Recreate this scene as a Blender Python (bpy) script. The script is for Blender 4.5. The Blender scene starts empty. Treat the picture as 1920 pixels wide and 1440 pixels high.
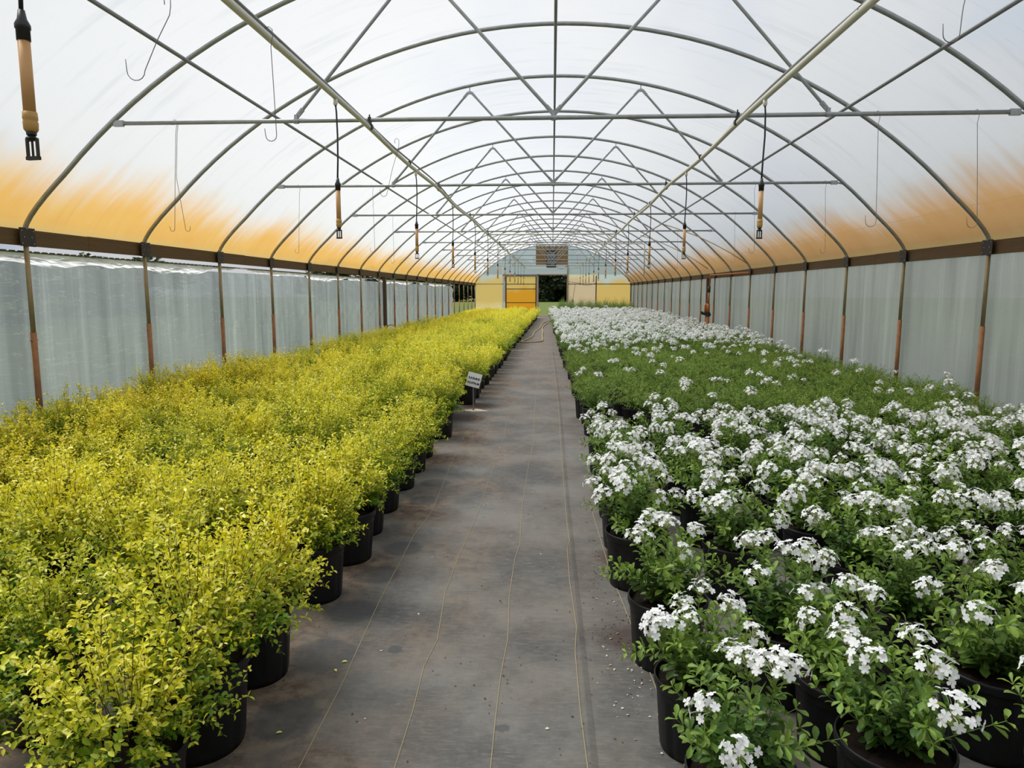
import bpy, math, random
import numpy as np
from mathutils import Matrix, Vector

random.seed(7)
RNG = np.random.default_rng(7)
SC = bpy.context.scene
COL = SC.collection
PI = math.pi

# ------------------------------------------------------------------ place
H = 1.38                     # eye height
S = 1.83                     # hoop spacing
Y0 = 6.0876                  # first hoop
NH = 21                      # hoops, the last one carries the end wall
YE = Y0 + (NH - 1) * S       # end wall
YB = -4.0                    # behind the camera
XW = 4.62                    # side posts
ZG = 1.855                   # hip board
RA, ZA = 5.84, 4.19          # roof arc radius, crown height
ZC = 2.805                   # truss chord
XPL, XPR, ZP = -1.535, 1.49, 2.80   # water pipes

def hoop_y(i): return Y0 + (i - 1) * S
def arc_z(x): return ZA - RA + math.sqrt(RA * RA - x * x)

# ------------------------------------------------------------------ helpers
class MB:
    """collects shapes; build() links them as ONE mesh object"""
    def __init__(s): s.v = []; s.f = []; s.m = []; s.n = 0
    def add(s, verts, faces, mi=0):
        b = s.n
        s.v.extend(tuple(p) for p in verts); s.n += len(verts)
        for f in faces: s.f.append(tuple(i + b for i in f)); s.m.append(mi)
    def box(s, lo, hi, mi=0, M=None):
        x0, y0, z0 = lo; x1, y1, z1 = hi
        v = [(x0,y0,z0),(x1,y0,z0),(x1,y1,z0),(x0,y1,z0),(x0,y0,z1),(x1,y0,z1),(x1,y1,z1),(x0,y1,z1)]
        if M is not None: v = [M @ Vector(p) for p in v]
        s.add(v, [(0,3,2,1),(4,5,6,7),(0,1,5,4),(1,2,6,5),(2,3,7,6),(3,0,4,7)], mi)
    def tube(s, pts, r, n=8, mi=0, caps=True):
        pts = [Vector(p) for p in pts]
        rs = r if isinstance(r, (list, tuple)) else [r] * len(pts)
        t0 = (pts[1] - pts[0]).normalized()
        a = Vector((0,0,1)) if abs(t0.z) < .9 else Vector((1,0,0))
        u = t0.cross(a).normalized()
        V = []
        for i, p in enumerate(pts):
            t = (pts[min(i+1, len(pts)-1)] - pts[max(i-1, 0)]).normalized()
            u = (u - t * u.dot(t)).normalized(); w = t.cross(u)
            for k in range(n):
                an = 2 * PI * k / n
                V.append(p + (u * math.cos(an) + w * math.sin(an)) * rs[i])
        F = []
        for i in range(len(pts) - 1):
            for k in range(n):
                k2 = (k + 1) % n
                F.append((i*n+k, i*n+k2, (i+1)*n+k2, (i+1)*n+k))
        if caps:
            F.append(tuple(range(n-1, -1, -1))); F.append(tuple((len(pts)-1)*n + k for k in range(n)))
        s.add(V, F, mi)
    def lathe(s, prof, n=32, mi=0, mod=None, c=(0,0,0)):
        V = []
        for j, (r, z) in enumerate(prof):
            for k in range(n):
                an = 2 * PI * k / n
                rr = r + (mod(j, k) if mod else 0)
                V.append((c[0] + rr * math.cos(an), c[1] + rr * math.sin(an), c[2] + z))
        F = []
        for j in range(len(prof) - 1):
            for k in range(n):
                k2 = (k + 1) % n
                F.append((j*n+k, j*n+k2, (j+1)*n+k2, (j+1)*n+k))
        s.add(V, F, mi)
    def build(s, name, mats, parent=None, smooth=False, loc=None):
        me = bpy.data.meshes.new(name)
        me.from_pydata(s.v, [], s.f)
        mats = mats if isinstance(mats, (list, tuple)) else [mats]
        for m in mats: me.materials.append(m)
        if len(mats) > 1: me.polygons.foreach_set('material_index', s.m)
        if smooth: me.polygons.foreach_set('use_smooth', [True] * len(me.polygons))
        me.update()
        return link(name, me, parent, loc)

def link(name, me, parent=None, loc=None):
    o = bpy.data.objects.new(name, me); COL.objects.link(o)
    if parent is not None: o.parent = parent
    if loc is not None: o.location = loc
    return o

def array_mesh(name, verts, face_sets, mats, mat_ids=None, attrs=None, smooth=False):
    """verts (N,3), face_sets: list of (F,k) int arrays; mat_ids: one int array per face set"""
    me = bpy.data.meshes.new(name)
    verts = np.asarray(verts, np.float32)
    me.vertices.add(len(verts)); me.vertices.foreach_set('co', verts.ravel())
    loops = np.concatenate([f.ravel() for f in face_sets]).astype(np.int32)
    tot = np.concatenate([np.full(len(f), f.shape[1]) for f in face_sets]).astype(np.int32)
    start = np.concatenate([[0], np.cumsum(tot)[:-1]]).astype(np.int32)
    me.loops.add(len(loops)); me.loops.foreach_set('vertex_index', loops)
    me.polygons.add(len(tot)); me.polygons.foreach_set('loop_start', start)
    try: me.polygons.foreach_set('loop_total', tot)
    except Exception: pass
    for m in (mats if isinstance(mats, (list, tuple)) else [mats]): me.materials.append(m)
    if mat_ids is not None: me.polygons.foreach_set('material_index', np.concatenate(mat_ids).astype(np.int32))
    if smooth: me.polygons.foreach_set('use_smooth', np.ones(len(tot), bool))
    for k, a in (attrs or {}).items():
        at = me.attributes.new(k, 'FLOAT', 'POINT'); at.data.foreach_set('value', np.asarray(a, np.float32))
    me.update(calc_edges=True)
    return me

def tag(o, label=None, cat=None, group=None, kind=None):
    if label: o['label'] = label
    if cat: o['category'] = cat
    if group: o['group'] = group
    if kind: o['kind'] = kind
    return o

def thing(name, label, cat, loc=(0,0,0), group=None, rz=0):
    o = bpy.data.objects.new(name, None); COL.objects.link(o)
    o.empty_display_size = .1
    o.location = loc; o.rotation_euler = (0, 0, rz)
    return tag(o, label, cat, group)

ONES = 'zero one two three four five six seven eight nine ten eleven twelve thirteen fourteen fifteen sixteen seventeen eighteen nineteen'.split()
TENS = ['', '', 'twenty', 'thirty', 'forty', 'fifty', 'sixty']
def ordinal(n):
    irr = {1:'first',2:'second',3:'third',5:'fifth',8:'eighth',9:'ninth',12:'twelfth'}
    if n in irr: return irr[n]
    if n < 20: return ONES[n] + 'th'
    if n % 10 == 0: return TENS[n//10][:-1] + 'ieth'
    return TENS[n//10] + '-' + ordinal(n % 10)

# ------------------------------------------------------------------ materials
class NT:
    def __init__(s, name):
        s.m = bpy.data.materials.new(name); s.m.use_nodes = True
        s.t = s.m.node_tree; s.t.nodes.clear()
        s.out = s.n('ShaderNodeOutputMaterial')
    def n(s, ty, **kw):
        nd = s.t.nodes.new(ty)
        for k, v in kw.items(): setattr(nd, k, v)
        return nd
    def l(s, a, b): s.t.links.new(a, b)
    def inp(s, sock, v):
        if isinstance(v, bpy.types.NodeSocket): s.l(v, sock)
        elif isinstance(v, (tuple, list)) and len(v) == 3 and sock.type == 'RGBA': sock.default_value = (*v, 1)
        else: sock.default_value = v
    def math(s, op, a, b=0.0, c=0.0, clamp=False):
        nd = s.n('ShaderNodeMath', operation=op, use_clamp=clamp)
        s.inp(nd.inputs[0], a); s.inp(nd.inputs[1], b)
        if len(nd.inputs) > 2: s.inp(nd.inputs[2], c)
        return nd.outputs[0]
    def mix(s, f, a, b, blend='MIX'):
        nd = s.n('ShaderNodeMix', data_type='RGBA', blend_type=blend)
        s.inp(nd.inputs['Factor'], f)
        s.inp(nd.inputs[6], a); s.inp(nd.inputs[7], b)
        return nd.outputs[2]
    def ramp(s, v, lo, hi, a=0.0, b=1.0, smooth=True):
        nd = s.n('ShaderNodeMapRange', interpolation_type='SMOOTHSTEP' if smooth else 'LINEAR')
        s.inp(nd.inputs[0], v); s.inp(nd.inputs[1], lo); s.inp(nd.inputs[2], hi); s.inp(nd.inputs[3], a); s.inp(nd.inputs[4], b)
        return nd.outputs[0]
    def noise(s, vec, scale, detail=3, rough=.55, out='Fac'):
        nd = s.n('ShaderNodeTexNoise')
        if vec is not None: s.l(vec, nd.inputs['Vector'])
        nd.inputs['Scale'].default_value = scale; nd.inputs['Detail'].default_value = detail; nd.inputs['Roughness'].default_value = rough
        return nd.outputs[0 if out == 'Fac' else 1]
    def scaled(s, vec, sc, off=(0,0,0)):
        nd = s.n('ShaderNodeMapping'); s.l(vec, nd.inputs['Vector']); nd.inputs['Scale'].default_value = sc; nd.inputs['Location'].default_value = off
        return nd.outputs[0]
    def obj(s): return s.n('ShaderNodeTexCoord').outputs['Object']
    def uv(s): return s.n('ShaderNodeTexCoord').outputs['UV']
    def attr(s, name): return s.n('ShaderNodeAttribute', attribute_name=name).outputs['Fac']
    def principled(s, base, rough=.5, metal=0.0, spec=.5, bump=None, bs=.3, bd=.01):
        p = s.n('ShaderNodeBsdfPrincipled')
        s.inp(p.inputs['Base Color'], base); s.inp(p.inputs['Roughness'], rough); s.inp(p.inputs['Metallic'], metal)
        p.inputs['Specular IOR Level'].default_value = spec
        if bump is not None:
            b = s.n('ShaderNodeBump'); b.inputs['Strength'].default_value = bs; b.inputs['Distance'].default_value = bd
            s.l(bump, b.inputs['Height']); s.l(b.outputs[0], p.inputs['Normal'])
        s.l(p.outputs[0], s.out.inputs['Surface'])
        return s.m

def simple(name, c, rough=.5, metal=0.0, var=.25, scale=8, spec=.5, bump=0):
    k = NT(name)
    f = k.noise(k.obj(), scale, 4)
    col = k.mix(f, tuple(x * (1 - var) for x in c), tuple(min(1, x * (1 + var)) for x in c))
    return k.principled(col, rough, metal, spec, f if bump else None, bump)

M = {}
M['galv'] = simple('galvanised_steel', (.33,.34,.335), .42, .55, .3, 14)
M['zinc'] = simple('cast_zinc', (.36,.37,.375), .5, .5, .35, 40)
M['leg'] = simple('stained_steel', (.29,.225,.12), .55, .25, .35, 9)
M['rust'] = simple('rusted_steel', (.32,.145,.06), .75, .1, .45, 12)
M['plate'] = simple('dark_plate', (.035,.028,.024), .6, .3, .3, 20)
M['bolt'] = simple('bolt_steel', (.35,.34,.32), .4, .8, .1, 20)
M['pvc'] = simple('cream_pvc', (.68,.66,.57), .45, 0, .18, 5)
M['black'] = simple('black_plastic', (.012,.012,.013), .42, 0, .2, 10)
M['orange_tube'] = simple('tan_weight_tube', (.60,.32,.12), .5, 0, .15, 12)
M['tan_fit'] = simple('ochre_fitting', (.50,.28,.07), .5, 0, .15, 12)
M['wire'] = simple('wire', (.19,.18,.17), .45, .6, .2, 20)
M['conduit'] = simple('grey_conduit', (.24,.245,.25), .5, .2, .2, 10)
M['soil'] = simple('potting_soil', (.015,.010,.0075), .95, 0, .7, 60, .1, .8)
M['stem'] = simple('woody_stem', (.12,.085,.04), .7, 0, .3, 30, .2)
M['greenstem'] = simple('green_stem', (.13,.20,.045), .6, 0, .3, 30, .3)
M['white_paint'] = simple('white_sign', (.80,.81,.82), .5, 0, .04, 5)
M['ink'] = simple('black_ink', (.01,.01,.012), .6, 0, .1, 5)
M['hose'] = simple('tan_hose', (.50,.39,.17), .5, 0, .12, 6)
M['cable'] = simple('dark_cable', (.05,.04,.035), .6, 0, .2, 6)
M['orange_pipe'] = simple('orange_riser', (.46,.15,.035), .55, 0, .3, 10)
M['brown_post'] = simple('dark_brown_post', (.085,.05,.028), .8, 0, .3, 10)
M['thread'] = simple('tan_thread', (.36,.29,.17), .8, 0, .2, 10)
M['frame_tan'] = simple('pale_timber', (.42,.33,.22), .7, 0, .2, 6)
M['paper'] = simple('cardboard_base', (.55,.45,.34), .8, 0, .15, 9)
M['fan_dark'] = simple('dark_fan_metal', (.06,.065,.07), .5, .4, .2, 10)
M['bark'] = simple('tree_bark', (.06,.045,.03), .9, 0, .4, 5)
M['debris'] = simple('dry_debris', (.10,.065,.04), .9, 0, .5, 30, .2)
M['fallen'] = simple('wilted_petals', (.58,.53,.42), .8, 0, .3, 60, .2)

def wood_material():
    k = NT('hip_board_wood'); v = k.obj()
    g = k.noise(k.scaled(v, (2, .6, 26)), 3, 5)
    a = k.noise(k.scaled(v, (1, 1.2, 1)), 1.2, 3)
    c = k.mix(g, (.06,.034,.018), (.18,.105,.052))
    c = k.mix(k.math('MULTIPLY', a, .6), c, (.12,.095,.055))
    return k.principled(c, .8, 0, .2, g, .2)
M['wood'] = wood_material()

def pot_material():
    k = NT('nursery_pot_plastic'); v = k.obj()
    f = k.noise(v, 9, 4); d = k.ramp(k.noise(v, 26, 3), .55, .8)
    c = k.mix(f, (.006,.006,.007), (.013,.013,.015)); c = k.mix(k.math('MULTIPLY', d, .35), c, (.038,.032,.028))
    return k.principled(c, .45, 0, .30)
M['pot'] = pot_material()

def leaf_material(name, young, mature, var, trans, gloss_r=.42, spec=.35, yellow=None):
    """young to mature leaf colour along the twig (attribute tint, which on golden shrubs also carries painted shade), small per-leaf variation (attribute rnd), per-plant variation"""
    k = NT(name)
    t = k.attr('tint'); r = k.attr('rnd')
    pr = k.n('ShaderNodeObjectInfo').outputs['Random']
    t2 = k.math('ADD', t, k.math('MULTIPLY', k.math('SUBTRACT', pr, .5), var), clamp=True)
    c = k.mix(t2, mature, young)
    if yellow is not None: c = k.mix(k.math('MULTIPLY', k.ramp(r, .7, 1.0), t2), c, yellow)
    hsv = k.n('ShaderNodeHueSaturation')
    k.inp(hsv.inputs['Hue'], k.math('ADD', .492, k.math('MULTIPLY', r, .016)))
    k.inp(hsv.inputs['Value'], k.math('ADD', .82, k.math('MULTIPLY', r, .36)))
    k.l(c, hsv.inputs['Color']); c = hsv.outputs[0]
    p = k.n('ShaderNodeBsdfPrincipled'); k.l(c, p.inputs['Base Color'])
    p.inputs['Roughness'].default_value = gloss_r; p.inputs['Specular IOR Level'].default_value = spec
    tr = k.n('ShaderNodeBsdfTranslucent'); k.l(k.mix(.25, c, (.9,.9,.1), 'MULTIPLY'), tr.inputs['Color'])
    mx = k.n('ShaderNodeMixShader'); mx.inputs[0].default_value = trans
    k.l(p.outputs[0], mx.inputs[1]); k.l(tr.outputs[0], mx.inputs[2]); k.l(mx.outputs[0], k.out.inputs['Surface'])
    return k.m
M['gold_leaf'] = leaf_material('golden_leaf', (.94,.87,.045), (.13,.29,.012), .6, .32, yellow=(.99,.88,.30))  # mature green deepened to stand in for shade between the mounds
M['green_leaf'] = leaf_material('plumbago_leaf', (.25,.37,.055), (.062,.145,.026), .3, .28)
M['dense_leaf'] = leaf_material('dense_green_leaf', (.30,.41,.07), (.10,.20,.033), .3, .32)
M['bract'] = simple('green_bract', (.30,.34,.08), .6, 0, .2, 30)
M['tree_leaf'] = leaf_material('tree_leaf', (.095,.125,.06), (.032,.05,.026), .5, .15)

def petal_material():
    k = NT('white_petal')
    c = k.mix(k.noise(k.obj(), 40, 2), (.90,.90,.90), (.97,.97,.96))
    d = k.n('ShaderNodeBsdfDiffuse'); k.l(c, d.inputs[0])
    t = k.n('ShaderNodeBsdfTranslucent'); k.l(c, t.inputs[0])
    mx = k.n('ShaderNodeMixShader'); mx.inputs[0].default_value = .3
    k.l(d.outputs[0], mx.inputs[1]); k.l(t.outputs[0], mx.inputs[2]); k.l(mx.outputs[0], k.out.inputs['Surface'])
    return k.m
M['petal'] = petal_material()
M['tube'] = simple('flower_tube', (.74,.76,.58), .6, 0, .1, 30)

def film_shader(k, col, clear, gloss=.04, grough=.35, bump=None, bs=.2, fade=None, dens=1.0):
    """thin polythene: part clear, part diffusing, a little sheen"""
    tr = k.n('ShaderNodeBsdfTransparent'); k.inp(tr.inputs[0], col)
    dc = col if dens == 1.0 else k.mix(1.0, col, (dens,)*3, 'MULTIPLY')
    tl = k.n('ShaderNodeBsdfTranslucent'); k.inp(tl.inputs[0], dc)
    df = k.n('ShaderNodeBsdfDiffuse'); k.inp(df.inputs[0], dc)
    gl = k.n('ShaderNodeBsdfGlossy'); gl.inputs['Roughness'].default_value = grough; gl.inputs['Color'].default_value = (.9,.9,.9,1)
    if bump is not None:
        b = k.n('ShaderNodeBump'); b.inputs['Strength'].default_value = bs; b.inputs['Distance'].default_value = .02
        k.l(bump, b.inputs['Height'])
        for s_ in (tl, df, gl): k.l(b.outputs[0], s_.inputs['Normal'])
    m0 = k.n('ShaderNodeMixShader'); m0.inputs[0].default_value = .12
    k.l(tl.outputs[0], m0.inputs[1]); k.l(df.outputs[0], m0.inputs[2])
    if fade:      # at a slant the light runs a longer way through the film: hazier
        lw = k.n('ShaderNodeLayerWeight'); lw.inputs[0].default_value = .5
        clear = k.math('MULTIPLY', clear, k.math('SUBTRACT', 1.0, k.math('MULTIPLY', lw.outputs['Facing'], .85)))
    m1 = k.n('ShaderNodeMixShader'); k.inp(m1.inputs[0], clear)
    k.l(m0.outputs[0], m1.inputs[1]); k.l(tr.outputs[0], m1.inputs[2])
    m2 = k.n('ShaderNodeMixShader'); m2.inputs[0].default_value = gloss
    k.l(m1.outputs[0], m2.inputs[1]); k.l(gl.outputs[0], m2.inputs[2])
    k.l(m2.outputs[0], k.out.inputs['Surface'])
    return k.m

def roof_film():
    # UV: u = metres along the house, v = metres up the arc from the nearer gutter; second map 'side' -1 / +1
    k = NT('stained_roof_film'); uv = k.uv()
    sep = k.n('ShaderNodeSeparateXYZ'); k.l(uv, sep.inputs[0]); v = sep.outputs[1]
    right = k.attr('side')
    n1 = k.noise(k.scaled(uv, (.75, .12, 1), (3, 0, 0)), 1.0, 3)
    n2 = k.noise(k.scaled(uv, (7, .7, 1)), 1.0, 4)
    n3 = k.noise(k.scaled(uv, (1.3, 1.0, 1)), 1.6, 4)
    edge = k.math('ADD', .32, k.math('MULTIPLY', n1, .95))
    edge = k.math('ADD', edge, k.math('MULTIPLY', k.math('SUBTRACT', n2, .5), .45))
    edge = k.math('ADD', edge, k.math('MULTIPLY', right, .10))
    d = k.math('SUBTRACT', v, edge)
    stain = k.ramp(d, -.50, .26, 1.0, 0.0)
    ylw = k.mix(n3, (.90,.58,.14), (.84,.42,.055))
    org = k.mix(n3, (.82,.49,.19), (.70,.33,.075))
    sc = k.mix(right, ylw, org)
    streak = k.ramp(k.noise(k.scaled(uv, (14, .5, 1)), 1, 3), .5, .75)
    sc = k.mix(k.math('MULTIPLY', streak, .22), sc, (.62,.36,.08))
    low = k.ramp(v, .04, .2, .75, 0)
    sc = k.mix(low, sc, (.86,.68,.27))
    # clean film: faint blue-violet, scuffed along the arc
    sc1 = k.noise(k.scaled(uv, (3.2, .35, 1)), 2.2, 5)
    sc2 = k.noise(k.scaled(uv, (.45, .35, 1)), 1.0, 2)
    cl = k.mix(sc2, (.90,.93,.97), (.95,.96,.985))
    sc3 = k.noise(k.scaled(uv, (9, 1.1, 1)), 2.6, 6, .7)
    cl = k.mix(k.ramp(sc1, .52, .72, 0, .8), cl, (.82,.845,.875))
    cl = k.mix(k.ramp(sc3, .60, .74, 0, .7), cl, (.70,.73,.76))
    haze = k.ramp(k.math('ADD', v, k.math('MULTIPLY', n1, .8)), .9, 2.2, .35, 0)
    cl = k.mix(haze, cl, (.86,.89,.86))
    col = k.mix(k.math('MULTIPLY', stain, .93), cl, sc)
    crease = k.math('MULTIPLY', right, k.ramp(k.math('ABSOLUTE', k.math('SUBTRACT', v, k.math('ADD', .52, k.math('MULTIPLY', n3, .05)))), .0, .012, .5, 0))
    col = k.mix(crease, col, (.62,.42,.20))
    clear = k.math('SUBTRACT', .72, k.math('MULTIPLY', stain, .30))
    return film_shader(k, col, clear, .03, .3, sc1, .25, True, .68)
M['roof'] = roof_film()

def side_film(name, c1, c2, clear, wall=1):
    k = NT(name); uv = k.uv()
    n = k.noise(k.scaled(uv, (9, .35, 1)), 1.0, 4)
    n2 = k.noise(k.scaled(uv, (.8, .9, 1)), 1.0, 3)
    sc = k.n('ShaderNodeTexNoise'); k.l(k.scaled(uv, (1.2, 9, 1)), sc.inputs['Vector']); sc.inputs['Scale'].default_value = 1.3; sc.inputs['Detail'].default_value = 6
    c = k.mix(n2, c1, c2)
    c = k.mix(k.ramp(n, .50, .70, 0, .5), c, tuple(min(1, x * 1.15) for x in c2))
    n5 = k.noise(k.scaled(uv, (2.2, .15, 1), (4, 1, 0)), 1.4, 3); c = k.mix(k.ramp(n5, .45, .7, 0, .6), c, tuple(x * .68 for x in c1))
    scr = k.ramp(k.math('ABSOLUTE', k.math('SUBTRACT', sc.outputs[0], .52)), .0, .007, .28, 0)
    c = k.mix(scr, c, (.80,.83,.82))
    cl = k.math('ADD', clear, k.math('MULTIPLY', k.math('SUBTRACT', n, .5), -.12))
    return film_shader(k, c, cl, .05, .28, n, .4)
M['film_left'] = side_film('left_curtain_film', (.27,.31,.34), (.42,.455,.475), .24)
M['film_right'] = side_film('right_wall_film', (.49,.505,.52), (.66,.665,.665), .10)
M['film_white'] = side_film('crumpled_white_film', (.93,.94,.95), (.96,.96,.97), .05)

def stained_panel(name, top, mid, low, z1, z2, clear=.05, xs=1.0):
    k = NT(name); o = k.obj()
    sep = k.n('ShaderNodeSeparateXYZ'); k.l(o, sep.inputs[0])
    n = k.noise(k.scaled(o, (xs, 1, .6)), 1.1, 3)
    z = k.math('ADD', sep.outputs[2], k.math('MULTIPLY', k.math('SUBTRACT', n, .5), 1.1))
    c = k.mix(k.ramp(z, z1, z1 + .55), low, mid)
    c = k.mix(k.ramp(z, z2 - .15, z2 + .3), c, top)
    return film_shader(k, c, clear, .03, .35)
M['end_left'] = stained_panel('yellow_stained_end_film', (.74,.82,.84), (.95,.70,.24), (.97,.84,.50), .35, 2.15, .16)
M['end_right'] = stained_panel('yellow_stained_end_film_far', (.76,.83,.84), (.96,.68,.22), (.97,.78,.40), .2, 2.0, .16)
M['end_top'] = stained_panel('blue_grey_end_film', (.50,.60,.68), (.53,.62,.68), (.62,.68,.67), 1.9, 3.3, .22)
M['end_tan'] = stained_panel('tan_end_panel', (.86,.78,.50), (.80,.62,.42), (.78,.58,.43), .3, 2.15, .05)
M['door_film'] = stained_panel('orange_door_sheet', (.96,.70,.24), (.96,.47,.03), (.96,.42,.014), .4, 1.55, .1)
M['end_clear'] = stained_panel('thin_clear_film', (.9,.92,.92), (.93,.9,.82), (.95,.92,.85), .4, 1.6, .6)
M['ply'] = (lambda k: k.principled(k.mix(k.noise(k.scaled(k.obj(), (1,1,9)), 1.5, 4), (.15,.085,.032), (.32,.20,.085)), .8))(NT('plywood'))

def floor_material():
    k = NT('woven_ground_cover'); o = k.obj()
    sep = k.n('ShaderNodeSeparateXYZ'); k.l(o, sep.inputs[0]); x, y = sep.outputs[0], sep.outputs[1]
    n1 = k.noise(o, 1.6, 5, .62); n2 = k.noise(k.scaled(o, (1, .5, 1), (7,3,0)), 2.6, 4); n3 = k.noise(o, 14, 5, .7)
    wx = k.noise(k.scaled(o, (14, 170, 1)), 1, 3); wy = k.noise(k.scaled(o, (170, 12, 1)), 1, 3)
    n4 = k.noise(k.scaled(o, (7, 15, 1)), 3, 6, .75)
    base = k.mix(k.ramp(n1, .32, .68), (.078,.077,.075), (.190,.178,.158))
    base = k.mix(k.ramp(n4, .45, .72, 0, .5), base, (.22,.21,.19))
    base = k.mix(k.ramp(n3, .5, .8, 0, .5), base, (.045,.045,.047))
    brown = k.mix(k.ramp(n3, .35, .65), (.105,.070,.048), (.235,.175,.120))
    nearleft = k.ramp(x, -.20, -.85, 0, .95)
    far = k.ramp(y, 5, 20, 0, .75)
    dirt = k.math('MULTIPLY', k.ramp(n2, .36, .68), k.math('ADD', .25, k.math('MAXIMUM', nearleft, far)), clamp=True)
    c = k.mix(dirt, base, brown)
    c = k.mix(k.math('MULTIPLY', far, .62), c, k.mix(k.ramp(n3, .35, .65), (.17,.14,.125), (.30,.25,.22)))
    c = k.mix(k.ramp(wx, .52, .8, 0, .55), c, (.24,.225,.20))
    c = k.mix(k.ramp(wy, .55, .85, 0, .35), c, (.05,.05,.05))
    # clean round marks where pots stood, darker damp spots, a pot's cast shadow painted in
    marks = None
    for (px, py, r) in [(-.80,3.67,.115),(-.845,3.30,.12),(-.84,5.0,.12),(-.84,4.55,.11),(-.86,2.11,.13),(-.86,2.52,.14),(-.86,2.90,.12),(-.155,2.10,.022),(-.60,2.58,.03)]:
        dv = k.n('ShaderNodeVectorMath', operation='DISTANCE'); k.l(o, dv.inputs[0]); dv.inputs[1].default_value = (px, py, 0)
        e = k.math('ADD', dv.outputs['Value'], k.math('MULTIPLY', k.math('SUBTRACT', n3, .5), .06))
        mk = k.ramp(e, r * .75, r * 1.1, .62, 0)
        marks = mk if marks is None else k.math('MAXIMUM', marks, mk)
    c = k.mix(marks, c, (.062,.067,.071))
    spill = None
    for (px, py, r) in [(.34,2.72,.20),(-.98,7.7,.35),(-.9,8.5,.35),(.35,3.6,.18)]:
        dv = k.n('ShaderNodeVectorMath', operation='DISTANCE'); k.l(o, dv.inputs[0]); dv.inputs[1].default_value = (px, py, 0)
        e = k.math('ADD', dv.outputs['Value'], k.math('MULTIPLY', k.math('SUBTRACT', n3, .5), r))
        mk = k.ramp(e, r * .3, r, .8, 0)
        spill = mk if spill is None else k.math('MAXIMUM', spill, mk)
    c = k.mix(spill, c, (.06,.038,.03))
    return k.principled(c, .82, 0, .25, wx, .25, .004)
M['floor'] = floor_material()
def lawn_material():
    k = NT('lawn_grass'); o = k.obj()
    n = k.noise(o, .35, 5); n2 = k.noise(o, 6, 3)
    c = k.mix(n, (.085,.125,.03), (.14,.18,.05)); c = k.mix(k.ramp(n2, .5, .8, 0, .5), c, (.19,.19,.09))
    return k.principled(c, .9, 0, .1)
M['lawn'] = lawn_material()

# ------------------------------------------------------------------ leaves and flowers (arrays)
def norm(a): return a / np.maximum(np.linalg.norm(a, axis=-1, keepdims=True), 1e-9)
LEAF7 = (np.array([(0,0,0),(.38,.40,.10),(.38,-.40,.10),(.42,0,0),(.74,.36,.08),(.74,-.36,.08),(1,0,-.08)], float),
         [np.array([(0,1,3),(0,3,2)]), np.array([(1,4,6,3),(3,6,5,2)])])
LEAFO = (np.array([(0,0,0),(.30,.20,.05),(.30,-.20,.05),(.36,0,0),(.66,.46,.08),(.66,-.46,.08),(.70,0,-.01),(.90,.32,.0),(.90,-.32,.0),(1,0,-.12)], float),
         [np.array([(0,1,3),(0,3,2),(7,9,6),(6,9,8),(4,7,6),(6,8,5)]), np.array([(1,4,6,3),(3,6,5,2)])])
LEAF4 = (np.array([(0,0,0),(.5,.42,.09),(.5,-.42,.09),(1,0,-.05)], float), [np.array([(0,1,3),(0,3,2)])])

def place(tpl, P, D, N, L, W):
    """copies of a leaf template: returns verts and face sets"""
    tv, tf = tpl
    D = norm(D); B = norm(np.cross(N, D)); U = np.cross(D, B)
    n = len(P); L = np.broadcast_to(np.asarray(L, float), (n,)); W = np.broadcast_to(np.asarray(W, float), (n,))
    v = (P[:,None,:] + D[:,None,:]*(tv[None,:,0,None]*L[:,None,None]) + B[:,None,:]*(tv[None,:,1,None]*W[:,None,None])
         + U[:,None,:]*(tv[None,:,2,None]*L[:,None,None]))
    off = (np.arange(n) * len(tv))[:,None,None]
    return v.reshape(-1,3), [(f[None] + off).reshape(-1, f.shape[1]) for f in tf]

class Arr:
    def __init__(s): s.v=[]; s.f={}; s.m={}; s.a={}; s.n=0
    def add(s, v, fs, mi=0, **attrs):
        for f in fs:
            k = f.shape[1]; s.f.setdefault(k, []).append(f + s.n); s.m.setdefault(k, []).append(np.full(len(f), mi))
        s.v.append(v); s.n += len(v)
        for k in ('tint','rnd'): s.a.setdefault(k, []).append(np.broadcast_to(np.asarray(attrs.get(k, .5), float), (len(v),)))
    def merged(s): return (np.concatenate(s.v), [np.concatenate(s.f[k]) for k in sorted(s.f)], [np.concatenate(s.m[k]) for k in sorted(s.f)], {k: np.concatenate(x) for k, x in s.a.items()})
    def mesh(s, name, mats):
        v, f, m, a = s.merged()
        return array_mesh(name, v, f, mats, m, a)

def thin_tubes(C, r):
    """C (n,m,3) centre lines -> three-sided tubes"""
    n, m, _ = C.shape
    T = norm(np.gradient(C, axis=1)); A = np.where(np.abs(T[...,2:3]) < .9, np.array([0,0,1.]), np.array([1.,0,0]))
    u = norm(np.cross(T, A)); w = np.cross(T, u)
    rr = np.asarray(r) * np.linspace(1, .45, m)[None,:,None]
    V = np.stack([C + (u*math.cos(a) + w*math.sin(a))*rr for a in (0, 2.094, 4.189)], 2)
    idx = np.arange(n*m*3).reshape(n, m, 3)
    F = [np.stack([idx[:,:-1,k], idx[:,:-1,(k+1)%3], idx[:,1:,(k+1)%3], idx[:,1:,k]], -1).reshape(-1,4) for k in range(3)]
    return V.reshape(-1,3), [np.concatenate(F)]

def bez(p0, p1, p2, t):
    t = t[None,:,None]
    return (1-t)**2*p0[:,None] + 2*t*(1-t)*p1[:,None] + t*t*p2[:,None]

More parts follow.
